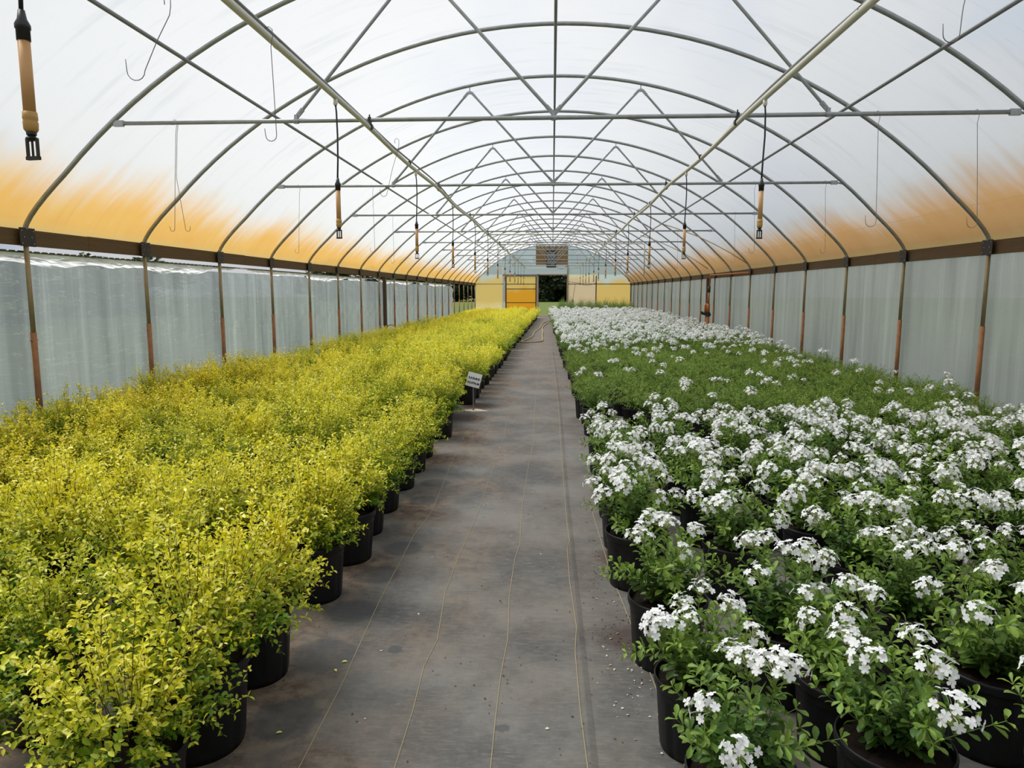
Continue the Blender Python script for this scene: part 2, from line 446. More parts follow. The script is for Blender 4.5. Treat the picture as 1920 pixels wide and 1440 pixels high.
def gold_shrub(rng, ntwig, per, lscale, tpl, rad=.275, top=.34, z0=.235):
    """arching leafy twigs filling a loose mound above the pot"""
    n = ntwig
    az = rng.uniform(0, 2*PI, n); el = np.arcsin(rng.uniform(-.16, 1, n))
    rr = rng.uniform(.70, 1.10, n) * (1 + .16*np.sin(3*az + rng.uniform(0,6))) * (.80 + .22*np.sin(np.clip(el*2, -1, PI/2)))
    e = np.stack([np.cos(az)*np.cos(el)*rad*rr, np.sin(az)*np.cos(el)*rad*rr, z0 + .05 + np.where(el>0, np.sin(el)*top*.84, np.sin(el)*.12)*rr], -1)
    e[:,2] += rng.normal(0, .012, n)
    c0 = np.stack([np.cos(az)*.03, np.sin(az)*.03, np.full(n, z0+.01)], -1)
    st = c0 + (e - c0) * rng.uniform(.05, .68, n)[:,None]
    mid = (st + e)/2 + np.stack([np.cos(az)*.02, np.sin(az)*.02, rng.uniform(.0,.07,n)], -1) + rng.normal(0, .022, (n,3))
    e = e + rng.normal(0, .022, (n,3))
    C = bez(st, mid, e, np.linspace(0, 1, 6))
    t = np.linspace(.16, 1.0, per)
    Q = bez(st, mid, e, t); T = norm(np.gradient(Q, axis=1))
    P = []; D = []; N = []; TT = []
    up = np.array([0,0,1.])
    side0 = norm(np.cross(T, up + rng.normal(0,.25,(n,1,3)))); side1 = np.cross(side0, T)
    for sgn in (1, -1):
        alt = (np.arange(per) % 2)[None,:,None]
        sd = sgn * (side0*(1-alt*.6) + side1*alt*.8)
        d = norm(T*.55 + sd + rng.normal(0, .28, (n, per, 3)) + up*.12)
        P.append(Q); D.append(d)
        N.append(norm(up + d*-.2 + rng.normal(0, .38, (n, per, 3)) + .35*np.stack([np.cos(az)*np.cos(el), np.sin(az)*np.cos(el), np.sin(el)*0], -1)[:,None]))
        TT.append(np.broadcast_to(t[None], (n, per)))
    P = np.concatenate(P).reshape(-1,3); D = np.concatenate(D).reshape(-1,3); N = np.concatenate(N).reshape(-1,3); TT = np.concatenate(TT).ravel()
    eh = np.concatenate([np.repeat(np.sin(el)[:,None], per, 1)]*2).ravel()
    k = len(P)
    L = rng.uniform(.016, .029, k) * lscale * (1.12 - .35*TT)
    tint = np.clip(-.16 + .55*TT**1.4 + .82*np.maximum(eh, -.2) + rng.normal(0, .17, k), 0, 1)  # leaf age, plus painted shade: low and inner leaves go darker
    v, f = place(tpl, P, D, N, L, L*rng.uniform(.50, .64, k))
    nv = len(tpl[0])
    return v, f, np.repeat(tint, nv), np.repeat(rng.uniform(0,1,k), nv), C

def flower(rng, c, axis, r, nseg=1):
    """one five-petalled flower facing axis"""
    a = norm(np.asarray(axis)[None])[0]
    h = np.array([1.,0,0]) if abs(a[0]) < .8 else np.array([0,1.,0])
    u = norm(np.cross(a, h)[None])[0]; w = np.cross(a, u)
    ph = rng.uniform(0, 1.2)
    P = []; D = []; N = []
    for k in range(5):
        an = ph + k*2*PI/5
        d = u*math.cos(an) + w*math.sin(an) + a*rng.uniform(-.12, .30)
        P.append(c); D.append(d); N.append(a + rng.normal(0,.08,3))
    return np.array(P), np.array(D), np.array(N)
PETAL = (np.array([(0,0,0),(.45,.42,.05),(.45,-.42,.05),(.86,.46,.02),(.86,-.46,.02),(1.0,0,-.04)], float), [np.array([(0,1,2)]), np.array([(1,3,5,2),(2,5,4,4)])[:1]])
PETAL = (np.array([(0,0,0),(.5,.46,.06),(.5,-.46,.06),(.92,.40,.0),(.92,-.40,.0),(.5,0,.0),(.97,0,-.06)], float),
         [np.array([(0,1,5),(0,5,2)]), np.array([(1,3,6,5),(5,6,4,2)])])
PETAL_FAR = (np.array([(0,0,0),(.75,.55,.03),(.75,-.55,.03),(1.05,0,-.04)], float), [np.array([(0,1,3),(0,3,2)])])

def cluster(rng, A, base, axis, nfl, rdome, fr, far=False, bracts=True):
    """domed head of white flowers on thin tubes"""
    axis = norm(np.asarray(axis, float)[None])[0]
    h = np.array([1.,0,0]) if abs(axis[0]) < .8 else np.array([0,1.,0])
    u = norm(np.cross(axis, h)[None])[0]; w = np.cross(axis, u)
    P=[];D=[];N=[]; tubes=[]
    for i in range(nfl):
        th = math.acos(1 - (i+.5)/nfl*rng.uniform(.78,.98)); ph = i*2.399963 + rng.uniform(-.3,.3)
        d = axis*math.cos(th) + (u*math.cos(ph) + w*math.sin(ph))*math.sin(th)
        ln = rdome*rng.uniform(.82, 1.15)
        c = base + d*ln
        fa = d + np.array([0,0,.35]) + rng.normal(0,.28,3)
        p_, d_, n_ = flower(rng, c, fa, fr); P.append(p_); D.append(d_); N.append(n_)
        tubes.append(np.stack([base + axis*(-.012) + d*.004, base + d*ln*.55, c]))
    P=np.concatenate(P);D=np.concatenate(D);N=np.concatenate(N)
    L = rng.uniform(.9,1.1,len(P))*fr
    v,f = place(PETAL_FAR if far else PETAL, P, D, N, L, L*(.92 if far else .74))
    A.add(v, f, 0)
    if not far:
        v,f = thin_tubes(np.array(tubes), .0011); A.add(v, f, 1)
        if bracts:
            k = 16; ph = rng.uniform(0,2*PI,k); zz = rng.uniform(-.045, .012, k)
            d = axis*.9 + (u[None]*np.cos(ph)[:,None] + w[None]*np.sin(ph)[:,None])*.75
            b = base + axis*zz[:,None]
            v,f = place(LEAF4, b, d, axis + d*.1 + rng.normal(0,.3,(k,3)), .017, .006); A.add(v, f, 2)

def plumbago(rng, nst, per, ll, rad, top, tpl, tuft=3, z0=.225, upright=.5):
    """leggy stems with whorls of spoon-shaped leaves; returns leaves, stems and stem tips"""
    n = nst
    az = np.arange(n)*2.399963 + rng.uniform(-.4,.4,n)
    q = np.sqrt((np.arange(n)+.5)/n)*rng.uniform(.75,1.1,n)
    e = np.stack([np.cos(az)*rad*q, np.sin(az)*rad*q, z0 + top*(1 - .55*q*q)*rng.uniform(.62,1.05,n)], -1)
    st = np.stack([np.cos(az)*.035*q, np.sin(az)*.035*q, np.full(n, z0)], -1)
    mid = st*.5 + e*.5 + np.stack([np.zeros(n),np.zeros(n),rng.uniform(.01,.08,n)],-1) + rng.normal(0,.02,(n,3))
    C = bez(st, mid, e, np.linspace(0,1,7))
    t = np.linspace(.08, .98, per); Q = bez(st, mid, e, t); T = norm(np.gradient(Q, axis=1))
    up = np.array([0,0,1.])
    s0 = norm(np.cross(T, up + .3)); s1 = np.cross(s0, T)
    P=[];D=[];N=[];TT=[]
    for j in range(tuft):
        a = (np.arange(per)*2.4)[None,:,None] + j*2*PI/tuft + rng.uniform(0,1.2,(n,per,1))
        d = norm(T*.45 + s0*np.cos(a) + s1*np.sin(a) + up*rng.uniform(-.05,.45,(n,per,1)))
        P.append(Q); D.append(d); N.append(norm(up + d*-.25 + rng.normal(0,.3,(n,per,3)))); TT.append(np.broadcast_to(t[None],(n,per)))
    P=np.concatenate(P).reshape(-1,3);D=np.concatenate(D).reshape(-1,3);N=np.concatenate(N).reshape(-1,3);TT=np.concatenate(TT).ravel()
    k=len(P); L=rng.uniform(.65,1.15,k)*ll*(1.12-.45*TT)
    tint=np.clip(.12+.75*TT**1.8+rng.normal(0,.14,k),0,1)
    v,f=place(tpl,P,D,N,L,L*rng.uniform(.38,.52,k)); nv=len(tpl[0])
    tipdir=norm(e-mid)
    return v,f,np.repeat(tint,nv),np.repeat(rng.uniform(0,1,k),nv),C,e,tipdir

# ------------------------------------------------------------------ pots
def pot_meshes():
    def mod(j, k):
        if 3 <= j <= 7: return -.0045 if k % 8 in (0, 1) else (.0012 if k % 8 in (2, 7) else 0)
        return 0
    b = MB()
    prof = [(.0,.004),(.108,.004),(.116,.0),(.119,.018),(.123,.07),(.128,.14),(.1315,.19),(.1335,.212),(.1345,.216),(.141,.219),(.1425,.226),(.1415,.232),(.1425,.238),(.141,.245),(.1385,.246),(.136,.243),(.1345,.215),(.134,.19)]
    b.lathe(prof, 64, 0, mod)
    o = b.build('pot', M['pot'], smooth=True); me = o.data; bpy.data.objects.remove(o)
    s = MB(); n = 26; V = [(0,0,.226)]; rr = random.Random(3)
    for j, r in enumerate((.045,.09,.125,.1352)):
        for k in range(n):
            an = 2*PI*k/n; V.append((r*math.cos(an), r*math.sin(an), .222 + rr.uniform(-.006,.008) - (.006 if j == 3 else 0)))
    F = [(0, 1+k, 1+(k+1)%n) for k in range(n)]
    for j in range(3):
        for k in range(n):
            k2=(k+1)%n; F.append((1+j*n+k, 1+(j+1)*n+k, 1+(j+1)*n+k2, 1+j*n+k2))
    s.add(V, F); o = s.build('soil', M['soil'], smooth=False); ms = o.data; bpy.data.objects.remove(o)
    return me, ms
POT, SOIL = pot_meshes()

# ------------------------------------------------------------------ camera model (to drop plants nobody can see)
F_PX, YAW, PIT, ROL = 1330.4476, .0562, .1286, .0008
cy, sy = math.cos(YAW), math.sin(YAW)
FW = Vector((-sy*math.cos(PIT), cy*math.cos(PIT), -math.sin(PIT)))
RT0 = Vector((cy, sy, 0)); UP0 = RT0.cross(FW)
RT = RT0*math.cos(ROL) + UP0*math.sin(ROL); UP = UP0*math.cos(ROL) - RT0*math.sin(ROL)
def project(p):
    q = Vector(p) - Vector((0,0,H)); z = q.dot(FW)
    return 960 + F_PX*q.dot(RT)/z, 720 - F_PX*q.dot(UP)/z, z
def in_view(x, y):
    a = project((x, y, .12)); b = project((x, y, .55))
    m = 400 / max(a[2], .3)
    return a[2] > .25 and -m < a[0] < 1920 + m and b[1] < 1440 + m*.3

# ------------------------------------------------------------------ golden shrubs
def gold_variant(seed, near):
    rng = np.random.default_rng(seed)
    A = Arr(); 
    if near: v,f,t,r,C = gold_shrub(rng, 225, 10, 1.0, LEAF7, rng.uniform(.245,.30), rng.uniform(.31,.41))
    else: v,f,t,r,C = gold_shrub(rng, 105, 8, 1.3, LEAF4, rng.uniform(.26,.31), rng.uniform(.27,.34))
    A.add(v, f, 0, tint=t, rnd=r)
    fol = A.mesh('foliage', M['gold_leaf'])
    B = Arr(); v,f = thin_tubes(C, .0014); B.add(v, f)
    return fol, B.mesh('branchwork', M['stem'])
GOLD_NEAR = [gold_variant(100+i, True) for i in range(7)]
GOLD_FAR = [gold_variant(200+i, False) for i in range(4)]

def bed_rows(x_first, step, nrow, y_first, y_last, pitch, rng, jitter, drift=0.0):
    rows = []
    for r in range(nrow):
        y = y_first + (pitch*.5 if r % 2 else 0) + rng.uniform(-.05,.05); row = []
        while y < y_last:
            x = x_first + r*step + drift*y + rng.normal(0, jitter)
            row.append((x, y + rng.normal(0, jitter)))
            y += pitch
        rows.append(row)
    return rows

rg = random.Random(21); rgn = np.random.default_rng(21)
gold_rows = bed_rows(-1.08, -.50, 7, 1.25, 40.6, .50, rgn, .035)
first = [1.60, 1.98, 2.38, 3.05, 3.52, 3.93, 4.36, 4.88, 5.36, 5.84, 6.66, 7.16, 7.62, 8.02]
yy = 8.75
while yy < 38.2: first.append(yy + rg.uniform(-.05,.05)); yy += .47
gold_rows[0] = [(-1.075 + rg.uniform(-.02,.02) - (.03 if 4 < y < 6 else 0) - (.17 if 7 < y < 8.2 else 0) + max(0, (y-16))*.009, y) for y in first]
cells = []
for r, row in enumerate(gold_rows):
    k = 0
    for (x, y) in row:
        if r > 0 and y > 41: continue
        if not in_view(x, y): continue
        k += 1; cells.append((y, x, r, k))
cells.sort()
def row_phrase(r, wall): return 'row beside the path' if r == 0 else ordinal(r+1) + ' row from the path'
def gold_label(r, k):
    return f'golden-leaved shrub in black pot, {row_phrase(r, 7)}, {ordinal(k)} from the front'
def put(name, label, cat, group, x, y, rz, sc, parts, z=0):
    t = thing(name, label, cat, (x, y, z), group, rz)
    t.scale = (sc, sc, sc)
    for nm, me in parts:
        link(nm, me, t)
    return t
n_ind = 0
far_gold = Arr()
for (y, x, r, k) in cells:
    sc = rg.uniform(.90, 1.10) * (1.04 if r < 3 else .94); rz = rg.uniform(0, 6.28)
    if n_ind < 300:
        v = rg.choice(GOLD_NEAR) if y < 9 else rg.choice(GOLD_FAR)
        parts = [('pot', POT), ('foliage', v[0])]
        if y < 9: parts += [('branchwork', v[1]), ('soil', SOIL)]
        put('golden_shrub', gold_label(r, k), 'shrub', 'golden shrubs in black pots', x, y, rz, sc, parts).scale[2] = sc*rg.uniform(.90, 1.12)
        n_ind += 1
    else:
        rng = np.random.default_rng(int(y*1000) % 99991 + r)
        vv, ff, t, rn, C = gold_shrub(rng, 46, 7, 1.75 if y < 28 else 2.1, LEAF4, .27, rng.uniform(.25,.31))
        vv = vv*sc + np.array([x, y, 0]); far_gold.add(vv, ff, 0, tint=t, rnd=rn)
        if r == 0 or rg.random() < .25:
            n = 12; an = np.arange(n)*2*PI/n
            ring = lambda q, z: np.stack([x + q*np.cos(an), y + q*np.sin(an), np.full(n, z)], -1)
            pv = np.concatenate([ring(.117, .0), ring(.14, .245)]); i = np.arange(n); j = (i+1) % n
            far_gold.add(pv, [np.stack([i, j, j+n, i+n], -1)], 1)
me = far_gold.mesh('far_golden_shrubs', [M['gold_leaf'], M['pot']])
tag(link('golden_shrub_mass', me), 'dense mass of golden-leaved potted shrubs running to the end wall', 'shrubs', None, 'stuff')

# ------------------------------------------------------------------ plumbago: white-flowered shrubs and leafy green ones
def plum_variant(seed, kind):
    rng = np.random.default_rng(seed); A = Arr()
    if kind == 'near': v,f,t,r,C,e,td = plumbago(rng, 24, 8, .050, .25, rng.uniform(.27,.34), LEAFO, 4)
    elif kind == 'dense': v,f,t,r,C,e,td = plumbago(rng, 66, 11, .030, .26, rng.uniform(.25,.31), LEAF4, 3)
    elif kind == 'far': v,f,t,r,C,e,td = plumbago(rng, 34, 8, .045, .26, rng.uniform(.30,.38), LEAF4, 3)
    A.add(v, f, 0, tint=t, rnd=r)
    fol = A.mesh('foliage', M['green_leaf'] if kind != 'dense' else M['dense_leaf'])
    B = Arr(); v, f = thin_tubes(C, .0022); B.add(v, f)
    br = B.mesh('branchwork', M['greenstem'])
    bl = None
    if kind == 'far':
        Q = Arr(); order = np.argsort(-e[:,2])
        for i in order[:12]:
            cluster(rng, Q, e[i], td[i] + np.array([0,0,.8]), int(rng.integers(6,11)), .034, .0135, True)
        bl = Q.mesh('blossom', [M['petal']])
    return dict(fol=fol, br=br, tips=e, dirs=td, bl=bl)
PN = [plum_variant(300+i, 'near') for i in range(7)]
PD = [plum_variant(400+i, 'dense') for i in range(5)]
PF = [plum_variant(500+i, 'far') for i in range(5)]
def cluster_mesh(seed, nfl, rd):
    rng = np.random.default_rng(seed); A = Arr()
    cluster(rng, A, np.zeros(3), (0,0,1), nfl, rd, .0128)
    return A.mesh('flower_cluster', [M['petal'], M['tube'], M['bract']])
CL = [cluster_mesh(600+i, n, d) for i, (n, d) in enumerate([(14,.040),(11,.036),(17,.044),(7,.036),(12,.041),(15,.046)])]

def add_clusters(t, v, rr, n, rz):
    idx = sorted(range(len(v['tips'])), key=lambda i: -v['tips'][i][2] + rr.uniform(-.06,.06))[:n]
    for i in idx:
        o = link('flower_cluster', rr.choice(CL), t)
        d = Vector(v['dirs'][i]) + Vector((0,0,.7))
        o.location = Vector(v['tips'][i]) + Vector((0,0,.004))
        o.rotation_mode = 'QUATERNION'
        o.rotation_quaternion = d.to_track_quat('Z', 'Y')
        s = rr.uniform(.82, 1.2); o.scale = (s, s, s)

rw = random.Random(33); rwn = np.random.default_rng(33)
white_rows = bed_rows(.45, .432, 9, 1.62, 41.0, .44, rwn, .03)
fixed = [[(.47,1.62),(.452,2.05),(.44,2.56),(.41,3.28),(.42,3.78),(.43,4.3),(.43,4.85),(.42,5.4)],
         [(.885,1.74),(.88,2.06),(.80,2.36),(.84,3.16),(.86,3.88),(.84,4.42),(.86,4.95),(.85,5.5)]]
NEAR_END, GREEN_END, FAR_END = 5.75, 12.6, 33.8
kinds = {'near': [], 'green': [], 'far': [], 'tall': []}
for r, row in enumerate(white_rows):
    if r < 2: row = fixed[r] + [p for p in row if p[1] > NEAR_END]
    cnt = {}
    for (x, y) in row:
        x2 = x - max(0, min(y, 36) - 7) * .014 * max(0, 1 - r/8)     # the path edge drifts a little
        if r == 0 and 5.8 < y < 6.7: continue                        # the gap before the green block
        if 5.75 < y < 6.25 and r < 4: continue
        kd = 'near' if y < NEAR_END + .12*r*0 else 'green' if y < GREEN_END + .1*r else 'far' if y < FAR_END else 'tall'
        if r == 0 and kd == 'tall': continue
        if not in_view(x2, y) or x2 > 4.42: continue
        cnt[kd] = cnt.get(kd, 0) + 1; kinds[kd].append((y, x2, r, cnt[kd]))
for kd in kinds: kinds[kd].sort()
white_n = 0; far_white = Arr(); tall_green = Arr()
for (y, x, r, k) in kinds['near']:
    v = rw.choice(PN); rz = rw.uniform(0, 6.28)
    t = put('white_flowered_shrub', f'white-flowered shrub in black pot, {row_phrase(r, 8)}, {ordinal(k)} from the front', 'shrub', 'white flowering shrubs in black pots', x, y, rz, rw.uniform(.92,1.08),
            [('pot', POT), ('soil', SOIL), ('foliage', v['fol']), ('branchwork', v['br'])])
    add_clusters(t, v, rw, rw.choice((5,6,7,8,9)) if y < 2.7 else rw.choice((7,9,11,12,14)), rz); white_n += 1
for (y, x, r, k) in kinds['green']:
    v = rw.choice(PD); rz = rw.uniform(0, 6.28)
    nb = rw.choice((0,0,0,1,1,2)) if y < 11.3 else rw.choice((1,2,4))
    lab = f'leafy green shrub of the middle block, {row_phrase(r, 8)}, {ordinal(k)} from its front'
    t = put('leafy_green_shrub', lab, 'shrub', 'leafy green shrubs between the flowering blocks', x, y, rz, rw.uniform(.93,1.1),
            [('pot', POT), ('foliage', v['fol'])] + ([('soil', SOIL), ('branchwork', v['br'])] if r == 0 or k < 3 else []))
    if nb: add_clusters(t, v, rw, nb, rz)
for (y, x, r, k) in kinds['far']:
    v = rw.choice(PF); rz = rw.uniform(0, 6.28); sc = rw.uniform(.95, 1.15) * (1 + max(0, y-14)*.006)
    if white_n < 300:
        put('white_flowered_shrub', f'white-flowered shrub of the far block, {row_phrase(r, 8)}, {ordinal(k)} from its front', 'shrub', 'white flowering shrubs of the far block', x, y, rz, sc,
            [('pot', POT), ('foliage', v['fol']), ('blossom', v['bl'])]); white_n += 1
    else:
        rng = np.random.default_rng(int(y*1000) % 99991 + r)
        vv,ff,t,rn,C,e,td = plumbago(rng, 24, 6, .060, .27, .36, LEAF4, 3)
        off = np.array([x, y, 0]); far_white.add(vv*sc + off, ff, 0, tint=t, rnd=rn)
        Q = Arr()
        for i in np.argsort(-e[:,2])[:11]: cluster(rng, Q, e[i], td[i] + np.array([0,0,.8]), 6, .036, .019, True)
        qv, qf, _, _ = Q.merged(); far_white.add(qv*sc + off, qf, 1)
tag(link('white_flowered_shrub_mass', far_white.mesh('far_white_shrubs', [M['green_leaf'], M['petal']])), 'mass of white-flowered shrubs farthest back, before the end wall', 'shrubs', None, 'stuff')
for (y, x, r, k) in kinds['tall']:
    rng = np.random.default_rng(int(y*1000) % 99991 + r)
    vv,ff,t,rn,C,e,td = plumbago(rng, 26, 8, .055, .27, rng.uniform(.66,.95), LEAF4, 3)
    tall_green.add(vv + np.array([x, y, 0]), ff, 0, tint=t*.6, rnd=rn)
tag(link('tall_shrub_mass', tall_green.mesh('tall_green_shrubs', [M['green_leaf']])), 'tall straggly green shrubs against the end wall beside the doorway', 'shrubs', None, 'stuff')
print('gold', len(cells), {k: len(v) for k, v in kinds.items()})

# ------------------------------------------------------------------ the setting: floor, lawn, film, boards
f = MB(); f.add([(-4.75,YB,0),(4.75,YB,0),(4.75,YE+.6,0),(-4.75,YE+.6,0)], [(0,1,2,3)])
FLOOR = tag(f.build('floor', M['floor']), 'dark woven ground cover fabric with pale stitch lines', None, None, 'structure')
LN = [
 [(-.725,1.2),(-.729,1.875),(-.734,2.316),(-.766,2.989),(-.781,3.867),(-.752,4.316),(-.815,5.765),(-.844,6.853)],
 [(-.449,1.2),(-.449,1.892),(-.452,2.186),(-.465,2.458),(-.448,2.663),(-.485,3.12),(-.48,3.555),(-.467,3.93),(-.456,4.333),(-.458,5.261),(-.452,6.668),(-.48,7.518),(-.466,9.284),(-.565,15.1)],
 [(-.168,1.2),(-.169,1.908),(-.174,2.172),(-.175,2.437),(-.167,2.679),(-.173,2.842),(-.185,3.079),(-.184,3.535),(-.167,3.773),(-.183,4.349),(-.18,5.442),(-.164,6.442),(-.203,8.629),(-.239,13.0)],
 [(.118,1.2),(.115,1.924),(.104,2.218),(.100,2.61),(.112,2.809),(.095,3.277),(.092,3.706),(.108,3.832),(.100,4.156),(.094,5.139),(.090,5.82),(.086,8.647),(.05,13.0)],
 [(.425,1.5),(.375,2.363),(.36,2.584),(.30,3.4),(.26,4.5)],
]
for L in LN:
    b = MB(); b.tube([(x, y, .0015) for x, y in L], .0019, 4)
    b.build('stitch_line', M['thread'], FLOOR)
b = MB(); se = [(.128,1.2),(.124,1.924),(.121,2.3),(.118,2.7),(.117,2.85),(.113,3.3),(.109,3.8),(.105,4.3),(.102,5.2),(.10,6.5),(.095,8.6),(.058,13.0),(.02,16.5)]
n = len(se); V = [(x, y, .0) for x, y in se] + [(x+.004, y, .007) for x, y in se] + [(x+.022, y, .001) for x, y in se]
b.add(V, [(i, i+1, n+i+1, n+i) for i in range(n-1)] + [(n+i, n+i+1, 2*n+i+1, 2*n+i) for i in range(n-1)])
b.build('fabric_seam', M['floor'], FLOOR)
g = MB(); g.add([(-160,-60,-.03),(160,-60,-.03),(160,200,-.03),(-160,200,-.03)], [(0,1,2,3)])
tag(g.build('lawn', M['lawn']), 'mown green lawn outside the greenhouse', None, None, 'structure')

def arch_points(off=0.0, n=40):
    """cross-section of a hoop from the left gutter over the crown to the right gutter"""
    R = RA + off; xm = 4.22
    x0, z0 = xm*R/RA, ZA - RA + R*math.sqrt(1 - (xm/RA)**2); xe = XW + off
    cz = z0 - (xe + .02 - x0)*.93
    pts = [(xe, ZG - .02)] + [((1-u)**2*xe + 2*u*(1-u)*(xe + .025) + u*u*x0, (1-u)**2*1.885 + 2*u*(1-u)*cz + u*u*z0) for u in (0, .15, .3, .45, .6, .75, .88)]
    left = [(-x, z) for x, z in pts]
    a = math.asin(xm / RA)
    arc = [(R*math.sin(t), ZA - RA + R*math.cos(t)) for t in np.linspace(-a, a, n)]
    return left + arc + pts[::-1]

def roof():
    prof = arch_points(.035, 44); s = [0]
    for (x0,z0),(x1,z1) in zip(prof, prof[1:]): s.append(s[-1] + math.hypot(x1-x0, z1-z0))
    tot = s[-1]; m = len(prof)
    ys = np.arange(YB, YE + .01, S/6); ys[-1] = YE
    V = []; UV = []; side = []
    for y in ys:
        ph = ((y - Y0) / S) % 1.0
        sag = .018*math.sin(PI*ph)
        for i, (x, z) in enumerate(prof):
            dx, dz = x, z - (ZA - RA); dl = math.hypot(dx, dz); k = sag if 7 < i < m-8 else 0
            V.append((x - dx/dl*k, y, z - dz/dl*k)); UV.append((y, min(s[i], tot - s[i]))); side.append(1.0 if x > 0 else 0.0)
    F = [(j*m+i, j*m+i+1, (j+1)*m+i+1, (j+1)*m+i) for j in range(len(ys)-1) for i in range(m-1)]
    me = bpy.data.meshes.new('ceiling'); me.from_pydata(V, [], F); me.materials.append(M['roof'])
    uvl = me.uv_layers.new(name='UVMap')
    uvl.data.foreach_set('uv', np.array([UV[l.vertex_index] for l in me.loops], np.float32).ravel())
    at = me.attributes.new('side', 'FLOAT', 'POINT'); at.data.foreach_set('value', side)
    me.polygons.foreach_set('use_smooth', [True]*len(me.polygons)); me.update()
    tag(link('ceiling', me), 'arched white polythene roof film stained amber along both gutters', None, None, 'structure')
roof()

def sheet(name, X, ya, yb, za, zb, mat, label, ny=None, nz=10, ragged=None, amp=.012, seed=1, parent=None):
    rng = np.random.default_rng(seed); ny = ny or int((yb-ya)/.12)
    ph = rng.uniform(0, 6.28, 6)
    V = []; UV = []
    for i in range(ny+1):
        for j in range(nz+1):
            t = j/nz; z = za + (zb-za)*t; y2 = yb + (ragged(t) if ragged else 0); y = ya + (y2-ya)*i/ny
            w = amp*(math.sin(y*5.1+ph[0]) + .7*math.sin(y*9.7+ph[1]+z*.8) + .5*math.sin(y*17+ph[2]-z*1.2))*(.35+.65*(1-t))
            V.append((X + w, y, z)); UV.append((y, z))
    F = [(i*(nz+1)+j, (i+1)*(nz+1)+j, (i+1)*(nz+1)+j+1, i*(nz+1)+j+1) for i in range(ny) for j in range(nz)]
    me = bpy.data.meshes.new(name); me.from_pydata(V, [], F); me.materials.append(mat)
    uvl = me.uv_layers.new(name='UVMap'); uvl.data.foreach_set('uv', np.array([UV[l.vertex_index] for l in me.loops], np.float32).ravel())
    me.polygons.foreach_set('use_smooth', [True]*len(me.polygons)); me.update()
    o = link(name, me, parent)
    if label: tag(o, label, None, None, 'structure')
    return o
rag = lambda t: -.25 + .55*math.sin(t*9+1)*.5 + .35*math.sin(t*23) - .5*max(0, t-.75)
YT = 33.6
WL = sheet('wall_left', -4.675, YB, YT, 0, 1.66, M['film_left'], 'grey translucent roll-up curtain film of the left wall', ragged=rag, amp=.012)
sheet('wall_right', 4.675, YB, YE, 0, 1.80, M['film_right'], 'pale grey translucent film of the right wall', amp=.006, seed=3)

# gathered white plastic along the top of the left curtain, with its dark serrated edge
def crumple():
    rng = np.random.default_rng(5); ny = 420; nz = 7
    V = []; UV = []
    for i in range(ny+1):
        y = YB + (YT - .5 - YB)*i/ny
        drop = .055 + .035*math.sin(y*.9+1) + .025*math.sin(y*2.3) + .012*math.sin(y*7)
        for j in range(nz+1):
            t = j/nz; z = 1.725 - drop*1.25*t
            x = -4.665 + .030*math.sin(t*PI) + rng.normal(0, .009)
            V.append((x, y, z + rng.normal(0, .005)*t)); UV.append((y, z))
    F = [(i*(nz+1)+j, (i+1)*(nz+1)+j, (i+1)*(nz+1)+j+1, i*(nz+1)+j+1) for i in range(ny) for j in range(nz)]
    me = bpy.data.meshes.new('gathered_film'); me.from_pydata(V, [], F); me.materials.append(M['film_white'])
    uvl = me.uv_layers.new(name='UVMap'); uvl.data.foreach_set('uv', np.array([UV[l.vertex_index] for l in me.loops], np.float32).ravel())
    me.update(); o = link('gathered_film', me, WL); o['label'] = 'gathered white plastic bunched at the curtain top'
    b = MB(); y = YB; k = 0
    while y < YT - .5:
        b.box((-4.675, y, 1.722), (-4.655, y+.05, 1.732 + (.008 if k % 2 else 0))); y += .05; k += 1
    b.build('curtain_edge', M['cable'], WL)
crumple()

for nm, sx, lb in (('trim_1', -1, 'dark brown wooden hip board along the left gutter'), ('trim_2', 1, 'dark brown wooden hip board along the right gutter')):
    b = MB(); y = YB; i = 0
    while y < YE - .1:
        y2 = min(YE, y + S*2)
        x0, x1 = sorted((sx*(XW+.022), sx*(XW+.060)))
        b.box((x0, y+.002, 1.785), (x1, y2-.002, 1.925 + (.004 if i % 2 else 0))); y = y2; i += 1
    tag(b.build(nm, M['wood']), lb, None, None, 'structure')

# ------------------------------------------------------------------ hoops
def hoop_meshes():
    b = MB(); pts = [(x, 0, z) for x, z in arch_points(0, 44)]; pts[0] = (-XW,0,1.80); pts[-1] = (XW,0,1.80)
    b.tube(pts, .0215, 10); o = b.build('arch_pipe', M['galv'], smooth=True); a = o.data; bpy.data.objects.remove(o)
    out = [a]
    for sx in (-1, 1):
        b = MB(); b.tube([(sx*XW,0,.97),(sx*XW,0,1.80)], .0213, 10); o = b.build('leg', M['leg'], smooth=True); out.append(o.data); bpy.data.objects.remove(o)
        b = MB(); b.tube([(sx*XW,0,.0),(sx*XW,0,1.02)], .0265, 10); b.tube([(sx*XW,-.045,.95),(sx*XW,.045,.95)], .006, 6)
        o = b.build('ground_sleeve', M['rust'], smooth=True); out.append(o.data); bpy.data.objects.remove(o)
        b = MB(); x = sx*(XW-.024); xs = sorted((x, sx*(XW-.018)))
        b.box((xs[0],-.092,1.775),(xs[1],.092,1.935))
        for (yy_, zz_) in ((-.07,1.80),(.07,1.80),(-.07,1.91),(.07,1.91),(-.045,1.855),(.045,1.855)):
            b.tube([(x + sx*.001,yy_,zz_),(x - sx*.004,yy_,zz_)], .006, 6, 1)
        o = b.build('joint_plate', [M['plate'], M['bolt']]); out.append(o.data); bpy.data.objects.remove(o)
    return out
HM = hoop_meshes()
HN = ['arch_pipe', 'leg', 'ground_sleeve', 'joint_plate', 'leg', 'ground_sleeve', 'joint_plate']
